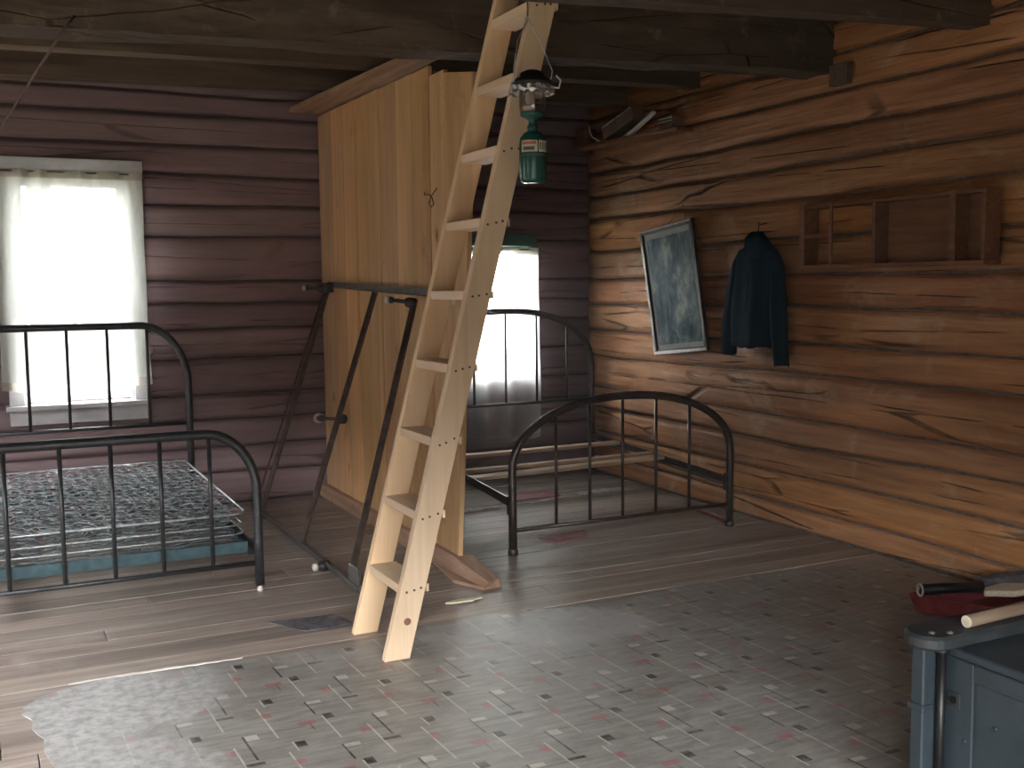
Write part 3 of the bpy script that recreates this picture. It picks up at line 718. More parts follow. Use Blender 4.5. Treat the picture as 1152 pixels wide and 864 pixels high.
# right-hand bed with the arched ends
rb = thing('iron_bed', 'bare iron bed with arched head and foot ends beside the log wall', 'bed', (3.08, 5.7, 0))
fx, fh, fy = 3.037, 0.683, 4.78
bed_end(rb, 'footboard', fx, fh, fy, 0.43, 0.683, 0.350, 2.15, 0.0215, 0.125, [2.607, 2.809, 3.010, 3.222, 3.441], 0.0085, 'iron_brown', 'ferrule')
hx, hh, hy = 3.20, 0.68, 6.58
bed_end(rb, 'headboard', hx, hh, hy, 0.78, 0.68, 0.41, 2.3, 0.0215, 0.55, [2.72, 2.96, 3.20, 3.44, 3.68], 0.0085, 'iron_brown', 'ferrule')
for s in (-1, 1):
    side_rail(rb, (fx + s * (fh - 0.005), fy + 0.03, 0.262), (hx + s * (hh - 0.005), hy - 0.03, 0.285), 'iron_brown', -s)
    MB().box(fx + s * fh - 0.012, fx + s * fh + 0.012, fy + 0.012, fy + 0.045, 0.20, 0.30).build('rail_bracket', 'iron_brown', rb, bevel=0.003)
    MB().box(hx + s * hh - 0.012, hx + s * hh + 0.012, hy - 0.045, hy - 0.012, 0.22, 0.32).build('rail_bracket', 'iron_brown', rb, bevel=0.003)
def slat(xa, ya, xb, yb, z, w, label):
    o = MB().bar((xa, ya, z), (xb, yb, z), w, 0.020).build('slat', 'slat', rb, bevel=0.002)
    o['label'] = label
slat(2.47, 6.14, 3.835, 6.16, 0.290, 0.075, 'loose wooden bed slat nearest the arched headboard')
slat(2.44, 5.66, 3.79, 5.68, 0.285, 0.055, 'loose wooden bed slat in the middle of the arched bed')
slat(2.42, 5.44, 3.77, 5.54, 0.283, 0.085, 'wide pale bed slat nearest the arched footboard')

# left-hand bed with the flat-topped ends
lb = thing('iron_bed', 'black iron bed with rounded square ends carrying coil springs below the left window', 'bed', (0.39, 5.65, 0))
bed_end(lb, 'footboard', 0.375, 0.685, 4.75, 0.46, 0.23, 0.272, 2.0, 0.0215, 0.133, [-0.165, 0.039, 0.250, 0.449, 0.648, 0.856], 0.0095, 'iron_black', 'caster')
bed_end(lb, 'headboard', 0.385, 0.695, 6.58, 0.80, 0.27, 0.355, 2.0, 0.0215, 0.565, [-0.07, -0.008, 0.205, 0.415, 0.632, 0.853][1:], 0.0095, 'iron_black', 'caster')
for s in (-1, 1):
    side_rail(lb, (0.375 + s * 0.680, 4.78, 0.185), (0.385 + s * 0.690, 6.55, 0.185), 'iron_black', -s)

# coil spring base lying in the left bed
sb = thing('bed_springs', 'open coil spring bed base with wire top lying in the black bed', 'bed springs', (0.38, 5.65, 0.168))
SX0, SX1, SY0, SY1, SZ0, SZ1 = -0.265, 1.025, 4.81, 6.50, 0.170, 0.352
def rrect(z, inset, r=0.06):
    pts = []
    for cx, cy, a0 in ((SX1 - inset - r, SY1 - inset - r, 0), (SX0 + inset + r, SY1 - inset - r, 90), (SX0 + inset + r, SY0 + inset + r, 180), (SX1 - inset - r, SY0 + inset + r, 270)):
        for k in range(6):
            a = math.radians(a0 + 18 * k); pts.append((cx + r * math.cos(a), cy + r * math.sin(a), z))
    return pts
MB().tube(rrect(SZ1, 0.0), 0.0055, 8, closed=True).build('top_border_wire', 'steel', sb, smooth=True)
MB().tube(rrect(SZ1 - 0.055, 0.012), 0.004, 8, closed=True).build('lower_border_wire', 'steel', sb, smooth=True)
MB().tube(rrect(SZ1 - 0.095, 0.008), 0.004, 8, closed=True).build('lower_border_wire', 'steel', sb, smooth=True)
MB().box(SX0, SX1, SY0, SY0 + 0.022, SZ0, SZ0 + 0.052).build('end_bar', 'teal', sb, bevel=0.002)
MB().box(SX0, SX1, SY1 - 0.022, SY1, SZ0, SZ0 + 0.052).build('end_bar', 'teal', sb, bevel=0.002)
MB().box(SX0, SX0 + 0.02, SY0 + 0.023, SY1 - 0.023, SZ0, SZ0 + 0.04).build('side_bar', 'teal', sb, bevel=0.002)
MB().box(SX1 - 0.02, SX1, SY0 + 0.023, SY1 - 0.023, SZ0, SZ0 + 0.04).build('side_bar', 'teal', sb, bevel=0.002)
NXC, NYC = 12, 17
dx, dy = (SX1 - SX0 - 0.04) / NXC, (SY1 - SY0 - 0.05) / NYC
for j in range(NYC):
    y = SY0 + 0.025 + dy * (j + 0.5)
    MB().box(SX0 + 0.021, SX1 - 0.021, y - 0.006, y + 0.006, SZ0 + 0.028, SZ0 + 0.032).build('cross_strip', 'teal', sb)
coil = MB()
cp = []
for i in range(0, 43):
    t = i / 42; a = t * 2 * math.pi * 4.2
    r = 0.024 + 0.024 * abs(2 * t - 1) ** 1.3
    cp.append((r * math.cos(a), r * math.sin(a), 0.145 * t))
coil.tube(cp, 0.0030, 4)
cme = None
for i in range(NXC):
    for j in range(NYC):
        px_, py_ = SX0 + 0.02 + dx * (i + 0.5) + rnd(-0.006, 0.006), SY0 + 0.025 + dy * (j + 0.5) + rnd(-0.006, 0.006)
        if cme is None: c = coil.build('coil_spring', 'spring', sb, smooth=True); cme = c.data
        else: c = bpy.data.objects.new('coil_spring', cme); COL.objects.link(c); attach(c, sb)
        c.location = (px_, py_, SZ0 + 0.034 + rnd(-0.004, 0.0)); c.rotation_euler = (rnd(-0.08, 0.08), rnd(-0.08, 0.08), rnd(0, 6.28))
# fine wires that tie the coil tops together
lk = MB()
for i in range(NXC * 2 + 1):
    x = SX0 + 0.02 + dx * i / 2
    pts = [(x + 0.013 * math.sin(k * 1.57 + i) + rnd(-0.004, 0.004), SY0 + (SY1 - SY0) * k / 68, SZ1 - 0.002 + 0.005 * math.sin(k * 0.8 + i)) for k in range(69)]
    lk.tube(pts, 0.0019, 3)
for j in range(NYC + 1):
    y = SY0 + 0.025 + dy * j
    pts = [(SX0 + (SX1 - SX0) * k / 52, y + 0.014 * math.sin(k * 1.57 + j) + rnd(-0.004, 0.004), SZ1 + 0.001 + 0.005 * math.sin(k * 1.1 + j)) for k in range(53)]
    lk.tube(pts, 0.0019, 3)
o = lk.build('tie_wires', 'steel', sb, smooth=True); o['kind'] = 'stuff'

# ------------------------------------------------------------------ folding steel bed frame leaning on the partition
ff = thing('steel_bed_frame', 'rusty angle iron bed frame stood on edge and leaning on the plank partition', 'bed frame', (1.45, 5.3, 0))
def angle(name, p, q, w, t, mat, up):
    p, q, u = Vector(p), Vector(q), Vector(up).normalized()
    d = (q - p).normalized(); a = d.cross(u).normalized(); b = a.cross(d).normalized()
    m = MB(); m.bar(p, q, w, t, b)
    o2 = a * (w / 2 - t / 2) + b * (w / 2 - t / 2)
    m.bar(p + o2, q + o2, w, t, a)
    return m.build(name, mat, ff)
TL, TR = Vector((1.945, 6.52, 1.372)), Vector((1.935, 4.70, 1.318))
BL, BR = Vector((1.445, 6.52, 0.021)), Vector((1.445, 4.42, 0.021))
angle('long_rail', TL, TR, 0.032, 0.005, 'grey_iron', (0.35, 0, 1))
angle('long_rail', BL, BR, 0.036, 0.005, 'grey_iron', (-0.35, 0, 1))
arms = [((1.925, 6.43, 1.362), (1.455, 6.34, 0.045)), ((1.925, 5.555, 1.335), (1.440, 5.39, 0.045)), ((1.918, 4.94, 1.30), (1.448, 4.60, 0.045))]
for p, q in arms: angle('cross_arm', p, q, 0.025, 0.004, 'rust_iron', (-1, 0, 0.35))
def caster_leg(p, d, ln, ring=False):
    p, d = Vector(p), Vector(d).normalized()
    s = MB().lathe([(0.024, 0), (0.026, 0.03), (0.022, 0.05), (0.010, 0.055), (0.009, ln - 0.02), (0.016, ln - 0.016), (0.018, ln)], p, 14, d).build('leg_socket', 'bakelite', ff, smooth=True)
    e = p + d * (ln + 0.012)
    if ring:
        pts = [e + (Vector((0, 0, 1)) * math.cos(t) + Vector((0.93, -0.36, 0)).normalized() * math.sin(t)) * 0.021 for t in [2 * math.pi * k / 16 for k in range(16)]]
        MB().tube(pts, 0.0075, 8, closed=True).build('caster_wheel', 'caster', s, smooth=True)
    else:
        MB().lathe([(0.008, -0.012), (0.017, -0.010), (0.019, 0.0), (0.017, 0.010), (0.008, 0.012)], e, 16, d).build('caster_wheel', 'caster', s, smooth=True)
caster_leg((1.915, 6.46, 1.36), (-0.55, 0.30, 0.02), 0.13)
caster_leg((1.905, 4.92, 1.285), (-0.62, 0.35, 0.10), 0.13)
caster_leg((1.700, 5.47, 0.665), (-0.40, 0.62, -0.02), 0.17, True)
caster_leg((1.44, 4.95, 0.026), (-1.0, -0.15, 0.0), 0.06)
caster_leg((1.44, 4.46, 0.030), (0.3, -1, 0.0), 0.08)
MB().box(1.885, 1.935, 6.38, 6.52, 1.335, 1.395).build('corner_plate', 'bakelite', ff, bevel=0.006)
MB().box(1.428, 1.448, 4.47, 4.60, 0.038, 0.12).build('corner_plate', 'grey_iron', ff, bevel=0.004)
# second thin rod beside the left arm
MB().tube([(1.905, 6.50, 1.33), (1.440, 6.50, 0.04)], 0.006, 8).build('brace_rod', 'rust_iron', ff, smooth=True)

# wire hook and ring on the partition
wh = MB().tube([(1.974, 4.955, 1.828), (1.955, 4.90, 1.808), (1.945, 4.82, 1.806), (1.942, 4.775, 1.785), (1.946, 4.765, 1.755), (1.948, 4.80, 1.745), (1.944, 4.825, 1.765), (1.950, 4.80, 1.80), (1.974, 4.79, 1.835)], 0.0028, 6)
tag(wh.build('wire_hook', 'rust_iron', None, smooth=True), 'small bent wire hook on the plank partition', 'hook')
pts = [(1.962, 4.572 + 0.014 * math.cos(2 * math.pi * k / 14), 1.292 + 0.014 * math.sin(2 * math.pi * k / 14)) for k in range(14)]
rg = MB().tube(pts, 0.0035, 8, closed=True); rg.tube([(1.962, 4.572, 1.306), (1.985, 4.572, 1.308)], 0.0025, 6)
tag(rg.build('metal_ring', 'caster', None, smooth=True), 'little pale ring hanging on the partition between the ladder rungs', 'ring')

# ------------------------------------------------------------------ hanging gas lantern
LX, LY = 1.765, 3.392
la = thing('gas_lantern', 'green gas lantern with glass globe hanging beside the ladder', 'lantern', (LX, LY, 1.728))
MB().lathe([(0.034, 1.728), (0.044, 1.733), (0.048, 1.745), (0.048, 1.862), (0.044, 1.885), (0.030, 1.902), (0.018, 1.908)], (LX, LY, 0), 28).build('gas_cylinder', 'lantern_green', la, smooth=True)
lbp = MB()
def arc_patch(r, a0, a1, z0, z1):
    lbp2 = MB(); n = 12
    def fn(u, v):
        a = math.radians(a0 + (a1 - a0) * u); return (LX + r * math.cos(a), LY + r * math.sin(a), z0 + (z1 - z0) * v)
    return lbp2.grid(fn, n, 1)
cyl = la.children[0]
arc_patch(0.0486, 190, 262, 1.832, 1.872).build('label_panel', 'label', cyl)
arc_patch(0.0486, 268, 340, 1.832, 1.872).build('label_panel', 'label', cyl)
arc_patch(0.0490, 196, 256, 1.858, 1.868).build('label_print', 'label_red', cyl)
arc_patch(0.0490, 200, 250, 1.838, 1.850).build('label_print', 'label_dark', cyl)
for a in (272, 286, 300, 314): arc_patch(0.0490, a, a + 7, 1.840, 1.864).build('label_print', 'label_dark', cyl)
arc_patch(0.0486, 190, 340, 1.818, 1.826).build('label_band', 'label_dark', cyl)
MB().lathe([(0.018, 1.908), (0.019, 1.925), (0.014, 1.93), (0.014, 1.945), (0.026, 1.952), (0.040, 1.958), (0.044, 1.966), (0.040, 1.972)], (LX, LY, 0), 24).build('burner_collar', 'lantern_green', la, smooth=True)
MB().lathe([(0.006, 1.9725), (0.006, 2.05)], (LX + 0.004, LY, 0), 10).build('burner_tube', 'foil', la, smooth=True)
MB().lathe([(0.012, 2.0), (0.017, 2.012), (0.016, 2.035), (0.009, 2.045)], (LX - 0.012, LY - 0.006, 0), 14).build('mantle', 'caster', la, smooth=True)
MB().lathe([(0.043, 1.9725), (0.046, 1.99), (0.046, 2.045), (0.043, 2.06)], (LX, LY, 0), 28).build('glass_globe', 'globe', la, smooth=True)
MB().lathe([(0.072, 2.066), (0.074, 2.074), (0.060, 2.088), (0.045, 2.094), (0.042, 2.108), (0.020, 2.118)], (LX, LY, 0), 28).build('ventilator_cap', 'lantern_black', la, smooth=True)
def foilfn(u, v):
    a = 2 * math.pi * u; r = 0.060 + 0.020 * v + 0.014 * nz(math.cos(a) * 3, math.sin(a) * 3, v * 4); 
    return (LX + r * math.cos(a), LY + r * math.sin(a), 2.064 - 0.028 * v + 0.012 * nz(math.cos(a) * 5 + 7, math.sin(a) * 5, v * 3))
MB().grid(foilfn, 60, 5).build('foil_reflector', 'foil', la)
MB().tube([(LX - 0.072, LY, 2.07), (LX - 0.076, LY - 0.01, 2.12), (LX - 0.045, LY + 0.02, 2.22), (LX - 0.006, LY + 0.025, 2.29), (LX, LY + 0.03, 2.31), (LX + 0.006, LY + 0.025, 2.29), (LX + 0.045, LY + 0.02, 2.22), (LX + 0.076, LY - 0.01, 2.12), (LX + 0.072, LY, 2.07)], 0.0022, 6).build('bail', 'steel', la, smooth=True)
MB().tube([(LX, LY + 0.03, 2.308), (LX + 0.003, LY + 0.036, 2.35), (LX, LY + 0.038, 2.41)], 0.003, 6).build('hook', 'rust_iron', la, smooth=True)
MB().tube([(LX + 0.066, LY - 0.02, 2.062), (LX + 0.090, LY - 0.03, 2.058), (LX + 0.098, LY - 0.03, 2.085), (LX + 0.080, LY - 0.03, 2.10)], 0.0035, 6).build('loose_clip', 'foil', la, smooth=True)

# ------------------------------------------------------------------ picture, jacket, shelf on the right wall
u = Vector((0.0, -0.995, 0.103)).normalized(); v_ = Vector((-0.085, 0.103, 0.99)); v_ = (v_ - u * v_.dot(u)).normalized(); n_ = u.cross(v_)
if n_.x > 0: n_ = -n_
PM = Matrix((u, v_, n_)).transposed().to_4x4(); PM.translation = Vector((3.905, 5.600, 1.332))
pc = thing('framed_picture', 'tall framed grey blue print hanging askew on the log wall', 'picture', (3.905, 5.60, 0.92))
W, H, fw_ = 0.285, 0.405, 0.030
for a0, a1, b0, b1 in ((-W, -W + fw_, -H, H), (W - fw_, W, -H, H), (-W + fw_, W - fw_, H - fw_, H), (-W + fw_, W - fw_, -H, -H + fw_)):
    MB().box(a0, a1, b0, b1, -0.012, 0.014, PM).build('frame_side', 'picture_frame', pc, bevel=0.004)
for a0, a1, b0, b1 in ((-W + 0.004, W - 0.004, H - 0.013, H - 0.003), (-W + 0.004, W - 0.004, -H + 0.004, -H + 0.022)):
    MB().box(a0, a1, b0, b1, 0.0142, 0.0175, PM).build('frame_edge', 'frame_silver', pc)
MB().box(-W + fw_, W - fw_, -H + fw_, H - fw_, -0.010, 0.000, PM).build('mount', 'mount', pc)
MB().box(-W + 0.058, W - 0.050, -H + 0.062, H - 0.066, 0.0002, 0.0015, PM).build('print', 'print', pc)
MB().tube([PM @ Vector((-0.2, 0.3, -0.014)), (3.955, 5.57, 1.86), PM @ Vector((0.2, 0.3, -0.014))], 0.0015, 5).build('hanging_wire', 'rust_iron', pc)

jk = thing('work_jacket', 'dark blue green jacket hanging limp on a nail in the log wall', 'jacket', (3.91, 4.79, 0.91))
def loft(rows, nseg, fold, seed, name, parent):
    """rows: (z, yc, half width, xc, half depth)"""
    vs = []; fs = []; k = len(rows)
    for i, (z, yc, hw_, xc, hd) in enumerate(rows):
        for j in range(nseg):
            a = 2 * math.pi * j / nseg
            c, s_ = math.cos(a), math.sin(a)
            f = 1 + fold * nz(c * 2.6 + seed, s_ * 2.6, z * 1.6) + fold * 0.6 * math.sin(7 * a + 3 * nz(z * 2, seed))
            yy = yc + hw_ * (abs(c) ** 0.8) * (1 if c >= 0 else -1) * (1 + (f - 1) * 0.25)
            xx = xc + hd * s_ * f
            vs.append((min(xx, 3.935), yy, z + (0.020 * nz(c * 3, s_ * 2, seed + 4) if i == k - 1 else 0)))
    for i in range(k - 1):
        for j in range(nseg): fs.append((i * nseg + j, i * nseg + (j + 1) % nseg, (i + 1) * nseg + (j + 1) % nseg, (i + 1) * nseg + j))
    fs.append(tuple(range(nseg))); fs.append(tuple((k - 1) * nseg + j for j in range(nseg))[::-1])
    return MB().add(vs, fs).build(name, 'jacket', parent, smooth=True)
def interp(keys, n):
    out = []
    for i in range(n + 1):
        t = i / n * (len(keys) - 1); k = min(int(t), len(keys) - 2); f = t - k; f = f * f * (3 - 2 * f) * 0.5 + f * 0.5
        out.append(tuple(a + (b - a) * f for a, b in zip(keys[k], keys[k + 1])))
    return out
loft(interp([(1.645, 4.79, 0.030, 3.915, 0.018), (1.615, 4.785, 0.070, 3.905, 0.032), (1.56, 4.780, 0.115, 3.905, 0.040), (1.50, 4.785, 0.165, 3.90, 0.048), (1.35, 4.79, 0.180, 3.895, 0.052), (1.18, 4.80, 0.185, 3.89, 0.055), (1.005, 4.80, 0.180, 3.89, 0.052)], 26), 40, 0.20, 1.0, 'body', jk)
loft(interp([(1.555, 4.90, 0.030, 3.905, 0.025), (1.48, 4.945, 0.048, 3.905, 0.036), (1.30, 4.985, 0.052, 3.90, 0.040), (1.12, 5.020, 0.048, 3.90, 0.040), (0.955, 5.025, 0.046, 3.90, 0.036)], 18), 22, 0.20, 4.0, 'sleeve', jk)
loft(interp([(1.545, 4.665, 0.030, 3.90, 0.025), (1.46, 4.620, 0.050, 3.90, 0.038), (1.28, 4.600, 0.055, 3.895, 0.042), (1.08, 4.580, 0.050, 3.89, 0.042), (0.915, 4.555, 0.046, 3.89, 0.036)], 18), 22, 0.20, 6.0, 'sleeve', jk)
loft(interp([(1.652, 4.785, 0.040, 3.90, 0.024), (1.62, 4.785, 0.068, 3.885, 0.038), (1.57, 4.775, 0.080, 3.880, 0.040), (1.50, 4.775, 0.060, 3.878, 0.030), (1.44, 4.775, 0.030, 3.872, 0.020)], 14), 26, 0.22, 9.0, 'hood', jk)
loft(interp([(1.42, 4.80, 0.012, 3.848, 0.006), (1.25, 4.80, 0.014, 3.840, 0.006), (1.03, 4.805, 0.013, 3.838, 0.006)], 12), 10, 0.1, 12.0, 'placket', jk)
MB().tube([(3.965, 4.782, 1.700), (3.915, 4.783, 1.690), (3.905, 4.784, 1.705)], 0.004, 8).build('nail', 'rust_iron', jk)
MB().tube([(3.912, 4.783, 1.694), (3.912, 4.79, 1.665), (3.912, 4.785, 1.635)], 0.003, 6).build('hanging_loop', 'jacket', jk)

sh = thing('wall_shelf', 'open shallow wooden wall shelf with two uprights fixed to the log wall', 'shelf', (3.90, 3.79, 1.455))
y0, y1, z0, z1, xf, xb = 3.225, 4.365, 1.455, 1.745, 3.850, 3.948
MB().box(xf - 0.012, xb, y0 - 0.01, y1 + 0.01, z0 - 0.020, z0).build('bottom_board', 'shelf', sh, bevel=0.002)
MB().box(xf, xb, y0, y1, z1, z1 + 0.018).build('top_board', 'shelf', sh, bevel=0.002)
for ya, yb2 in ((y0, y0 + 0.02), (y1 - 0.02, y1), (3.855, 3.875), (3.385, 3.405)):
    MB().box(xf, xb, ya, yb2, z0 + 0.0005, z1 - 0.0005).build('upright', 'shelf', sh, bevel=0.002)
MB().box(xf - 0.010, xf - 0.0005, 4.335, 4.372, z0, z1 + 0.018).build('face_strip', 'shelf', sh)
MB().box(xf - 0.010, xf - 0.0005, 4.135, 4.155, z0, z1 + 0.018).build('face_strip', 'shelf', sh)
MB().box(xf - 0.010, xf - 0.0005, 3.373, 3.405, z0, z1 + 0.018).build('face_strip', 'shelf', sh)
MB().box(xf - 0.010, xf - 0.0005, 4.156, 4.334, 1.592, 1.612).build('face_strip', 'shelf', sh)
MB().box(xb - 0.008, xb, 3.2455, 3.8545, z0 + 0.0005, z1 - 0.0005).build('back_board', 'shelf', sh)

# ------------------------------------------------------------------ things tucked under the joists in the far corner
led = MB().bar((3.89, 5.46, 2.305), (3.89, 6.76, 2.335), 0.13, 0.022).build('corner_ledge', 'shelf', None, bevel=0.002)
tag(led, 'narrow dark ledge high on the log wall in the far corner', 'ledge')
bd = thing('tied_bundle', 'flat brown bundle tied with crossed string on the corner ledge', 'bundle', (3.88, 6.17, 2.33))
BM = Matrix.Translation((3.885, 6.16, 2.432)) @ Matrix.Rotation(math.radians(-14), 4, 'X')
MB().box(-0.05, 0.05, -0.19, 0.19, -0.045, 0.045, BM).build('package', 'box_brown', bd, bevel=0.004)
MB().box(-0.053, -0.0505, -0.185, 0.185, 0.034, 0.042, BM).build('lit_edge', 'white_board', bd)  # lit edge of the package, put on as a pale strip
MB().box(-0.055, -0.0505, -0.012, -0.006, -0.046, 0.052, BM).build('string', 'cord', bd)
MB().box(-0.055, -0.0505, 0.010, 0.016, -0.046, 0.052, BM).build('string', 'cord', bd)
wb = MB().bar((3.845, 6.02, 2.338), (3.835, 5.72, 2.440), 0.030, 0.018).build('white_board', 'white_board', None, bevel=0.002)
tag(wb, 'short white painted stick slanting up from the corner ledge', 'stick')
bx = thing('small_carton', 'small brown carton with pale edges at the near end of the corner ledge', 'carton', (3.88, 5.58, 2.32))
MB().box(3.835, 3.93, 5.52, 5.66, 2.322, 2.395).build('box', 'box_brown', bx, bevel=0.003)
MB().box(3.830, 3.8345, 5.52, 5.66, 2.380, 2.388).build('edge_tape', 'white_board', bx)
MB().box(3.830, 3.8345, 5.52, 5.66, 2.362, 2.366).build('edge_tape', 'white_board', bx)
hk = MB().tube([(3.86, 6.56, 2.47), (3.855, 6.54, 2.42), (3.85, 6.50, 2.385), (3.85, 6.44, 2.36), (3.86, 6.42, 2.345)], 0.006, 8)
tag(hk.build('bent_wire', 'white_board', None, smooth=True), 'pale bent wire standing beside the tied bundle', 'wire')
tag(MB().box(3.85, 3.94, 6.60, 6.74, 2.348, 2.46).build('dark_box', 'shelf', None, bevel=0.005), 'dark box at the far end of the corner ledge', 'box')
# block nailed under the end of the hewn beam
blk = thing('beam_block', 'pale wooden block nailed to the log wall under the end of the hewn beam', 'block', (3.94, 4.20, 2.355))
MB().box(3.905, 3.945, 4.12, 4.245, 2.355, 2.46).build('block', 'joist', blk, bevel=0.003)
for yy, zz in ((4.17, 2.43), (4.19, 2.41), (4.165, 2.40)): MB().lathe([(0.005, 0), (0.005, 0.002), (0.003, 0.003)], (3.905, yy, zz), 8, (-1, 0, 0)).build('nail', 'nail', blk)

# cord running from the hewn beam to the left
cd = MB().tube([(0.40, 4.88, 2.50), (0.355, 4.70, 2.42), (0.25, 4.66, 2.25), (0.10, 4.62, 2.00), (-0.35, 4.56, 1.30), (-0.60, 4.52, 0.95)], 0.0055, 6)
tag(cd.build('hanging_cord', 'cord', None, smooth=True), 'grey cord slanting down to the left from the hewn ceiling beam', 'cord')

# ------------------------------------------------------------------ blue-grey chest in the near right corner
ch = thing('painted_chest', 'blue grey painted wooden chest with rounded cap rail in the near right corner', 'chest', (2.45, 1.4, 0.005))
capn = []
for k in range(9):
    a = math.radians(90 + 180 * k / 8); capn.append((2.075 + 0.058 * math.cos(a), 1.868 + 0.062 * math.sin(a)))
capn += [(2.84, 1.806), (2.84, 1.930)]
MB().slab(capn, 0.464, 0.500).build('cap_rail', 'blue_dark', ch, bevel=0.008)
MB().box(2.042, 2.80, 1.852, 1.892, 0.0055, 0.4635).build('end_panel', 'blue_paint', ch, bevel=0.004)
MB().box(2.036, 2.076, 1.846, 1.898, 0.300, 0.318).build('end_cleat', 'blue_paint', ch, bevel=0.003)
MB().box(2.118, 2.76, 0.75, 1.8515, 0.0055, 0.440).build('body', 'blue_paint', ch, bevel=0.003)
MB().box(2.110, 2.78, 0.74, 1.8505, 0.4405, 0.4635).build('lid', 'blue_paint', ch, bevel=0.004)
MB().box(2.108, 2.1175, 1.760, 1.8515, 0.03, 0.440).build('stile', 'blue_paint', ch, bevel=0.002)
MB().box(2.108, 2.1175, 0.75, 1.7595, 0.395, 0.440).build('side_rail', 'blue_paint', ch, bevel=0.002)
MB().box(2.108, 2.1175, 0.75, 1.7595, 0.03, 0.075).build('side_rail', 'blue_paint', ch, bevel=0.002)
MB().tube([(2.088, 1.838, 0.0055), (2.088, 1.838, 0.455)], 0.0115, 12).build('corner_rod', 'black', ch, smooth=True)
MB().lathe([(0.014, 0), (0.018, 0.004), (0.018, 0.009), (0.013, 0.013)], (2.088, 1.838, 0.450), 14).build('rod_collar', 'black', ch, smooth=True)
MB().box(2.1050, 2.1078, 1.795, 1.832, 0.315, 0.355).build('latch_plate', 'blue_dark', ch, bevel=0.001)
MB().lathe([(0.010, 0), (0.010, 0.0012)], (2.1048, 1.814, 0.335), 12, (-1, 0, 0)).build('latch_hole', 'black', ch)
for yy, zz in ((1.70, 0.30), (1.62, 0.345), (1.78, 0.24), (1.55, 0.25)):
    MB().lathe([(0.006, 0), (0.006, 0.002), (0.004, 0.003)], (2.1176 if yy < 1.76 else 2.108, yy, zz), 10, (-1, 0, 0)).build('bolt_head', 'blue_paint', ch, smooth=True)
for xx, yy in ((2.065, 1.85), (2.105, 1.83)): MB().lathe([(0.009, 0), (0.009, 0.002), (0.005, 0.005)], (xx, yy, 0.5), 10).build('cap_bolt', 'grey_iron', ch, smooth=True)

st = thing('cut_stick', 'barked stick with a pale sawn end lying on the cap rail of the chest', 'stick', (2.17, 1.83, 0.5))
MB().tube([(2.172, 1.838, 0.5165), (2.32, 1.842, 0.518), (2.50, 1.850, 0.517), (2.80, 1.858, 0.517)], 0.016, 12).build('bark', 'bark', st, smooth=True)
MB().lathe([(0.0155, 0), (0.0155, 0.0015), (0.014, 0.0022)], (2.172, 1.838, 0.5165), 16, (-1, -0.03, 0)).build('sawn_end', 'cut_wood', st)

# ------------------------------------------------------------------ red tray and what lies in it
tr = thing('red_tray', 'worn red metal tray on the floor against the log wall', 'tray', (3.68, 2.98, 0.005))
A = [Vector((3.40, 3.13, 0)), Vector((3.53, 2.86, 0)), Vector((3.93, 2.86, 0)), Vector((3.93, 3.13, 0))]
cen = sum(A, Vector()) / 4
for i in range(4):
    p, q = A[i], A[(i + 1) % 4]
    po, qo = cen + (p - cen) * 1.10, cen + (q - cen) * 1.10
    if i in (1, 2, 3): po.x = min(po.x, 3.945); qo.x = min(qo.x, 3.945)
    lo, hi = Vector((0, 0, 0.006)), Vector((0, 0, 0.080))
    nrm = (cen - (p + q) / 2); nrm.z = 0; nrm = nrm.normalized() * 0.004
    MB().add([p + lo, q + lo, qo + hi, po + hi, p + lo + nrm, q + lo + nrm, qo + hi + nrm, po + hi + nrm],
             [(0, 1, 2, 3), (7, 6, 5, 4), (0, 4, 5, 1), (1, 5, 6, 2), (2, 6, 7, 3), (3, 7, 4, 0)]).build('side', 'red_paint', tr)
    MB().tube([po + hi, qo + hi], 0.0045, 6).build('rolled_rim', 'red_paint', tr)
MB().slab([(p.x, p.y) for p in A], 0.0048, 0.0075).build('bottom', 'red_paint', tr)
tb = thing('dark_tube', 'dark metal tube with a bright ring end lying across the red tray', 'tube', (3.50, 3.06, 0.09))
d = Vector((0.9, -0.35, 0.02)).normalized(); p0 = Vector((3.375, 3.085, 0.112))
MB().tube([p0, p0 + d * 0.26], 0.022, 16).build('barrel', 'black', tb, smooth=True)
rp = [p0 - d * 0.004 + (Vector((0, 0, 1)) * math.cos(t) + d.cross(Vector((0, 0, 1))) * math.sin(t)) * 0.0245 for t in [2 * math.pi * k / 18 for k in range(18)]]
MB().tube(rp, 0.0042, 8, closed=True).build('ring_end', 'caster', tb, smooth=True)
MB().tube([p0 - d * 0.005 + Vector((0, 0, 0.016)), p0 - d * 0.005 - d.cross(Vector((0, 0, 1))) * 0.012 - Vector((0, 0, 0.010))], 0.002, 5).build('inner_wire', 'caster', tb)
wd = MB().slab([(3.60, 2.965), (3.64, 3.00), (3.76, 3.015), (3.90, 2.93), (3.86, 2.89), (3.70, 2.90)], 0.082, 0.108)
tag(wd.build('split_wood', 'cut_wood', None, bevel=0.004), 'pale piece of split wood resting on the red tray', 'wood')
tag(MB().bar((3.70, 3.065, 0.105), (3.93, 3.015, 0.112), 0.07, 0.04).build('dark_rag', 'mat_black', None, bevel=0.010), 'dark bundle behind the split wood on the red tray', 'bundle')

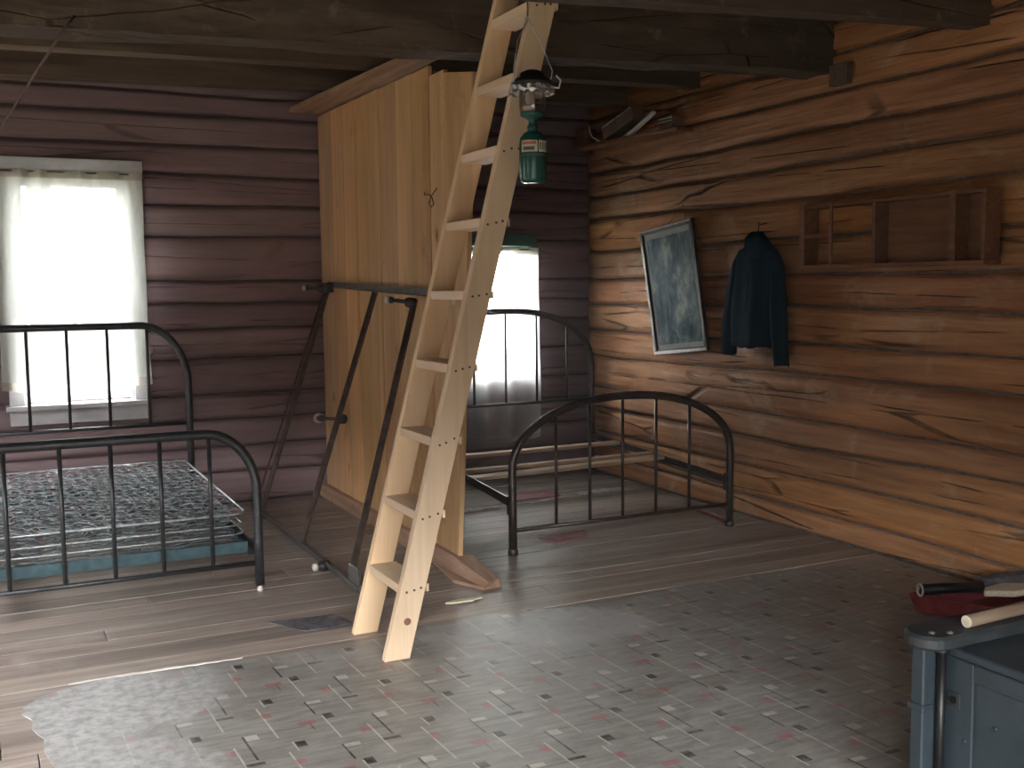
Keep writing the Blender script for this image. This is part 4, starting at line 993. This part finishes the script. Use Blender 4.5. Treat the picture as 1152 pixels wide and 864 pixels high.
# ------------------------------------------------------------------ scraps on the floor
def scrap(name, pts, mat, label, cat, z0=0.001, t=0.004, ragged=0.006, group=None):
    fine = []
    for (xa, ya), (xb, yb) in zip(pts, pts[1:] + pts[:1]):
        n = max(1, int(math.hypot(xb - xa, yb - ya) / 0.03))
        for i in range(n): fine.append((xa + (xb - xa) * i / n + rnd(-ragged, ragged), ya + (yb - ya) * i / n + rnd(-ragged, ragged)))
    return tag(MB().slab(fine, z0, z0 + t).build(name, mat), label, cat, group)
scrap('dark_scrap', [(0.985, 4.27), (1.09, 4.08), (1.28, 4.09), (1.25, 4.245)], 'mat_black', 'dark torn scrap of sheeting on the floorboards left of the ladder', 'scrap')
scrap('red_scrap', [(2.63, 5.03), (2.65, 4.86), (2.88, 4.91), (2.95, 5.07)], 'red_scrap', 'faded red scrap lying under the arched footboard', 'scrap')
scrap('red_strip', [(3.80, 5.26), (3.83, 5.28), (3.77, 4.84), (3.735, 4.84)], 'red_paint', 'red strip on the floor behind the right post of the arched footboard', 'strip')
scrap('pale_strip', [(3.845, 5.26), (3.865, 5.26), (3.80, 4.84), (3.785, 4.84)], 'grey_scrap', 'pale strip beside the red one at the foot of the log wall', 'strip')
scrap('torn_sheet', [(2.53, 5.83), (2.60, 5.93), (2.80, 5.90), (2.82, 5.86)], 'grey_scrap', 'ragged pale scrap under the middle of the arched bed, near the partition', 'scrap', ragged=0.014)
scrap('torn_sheet', [(2.86, 5.885), (3.04, 5.87), (3.30, 5.93), (3.31, 5.955), (3.05, 5.91), (2.88, 5.925)], 'grey_scrap', 'long ragged torn strip under the middle of the arched bed', 'scrap', ragged=0.010)
scrap('torn_sheet', [(3.40, 5.93), (3.60, 5.97), (3.82, 5.95), (3.78, 6.04), (3.58, 6.06), (3.42, 6.02)], 'grey_scrap', 'white ragged scrap under the arched bed near the log wall', 'scrap', ragged=0.012)
scrap('red_sheet', [(2.85, 5.96), (3.30, 6.0), (3.38, 6.2), (2.95, 6.18)], 'red_scrap', 'faded red sheet remnant under the arched bed near its headboard', 'scrap')
scrap('torn_sheet', [(0.20, 3.915), (0.35, 3.925), (0.62, 3.915), (0.80, 3.895), (0.60, 3.902), (0.36, 3.906)], 'white_board', 'thin white torn strip along the left part of the linoleum edge', 'scrap', ragged=0.004)
scrap('wood_chip', [(1.46, 4.03), (1.50, 4.06), (1.57, 4.05), (1.54, 4.01)], 'ledger', 'small pale wood scrap just behind the ladder foot', 'chip', t=0.008)
scrap('wood_chip', [(1.72, 4.16), (1.80, 4.19), (1.90, 4.17), (1.84, 4.14)], 'cut_wood', 'pale wood splinters on the floor beside the sole plate end', 'chip', t=0.008)
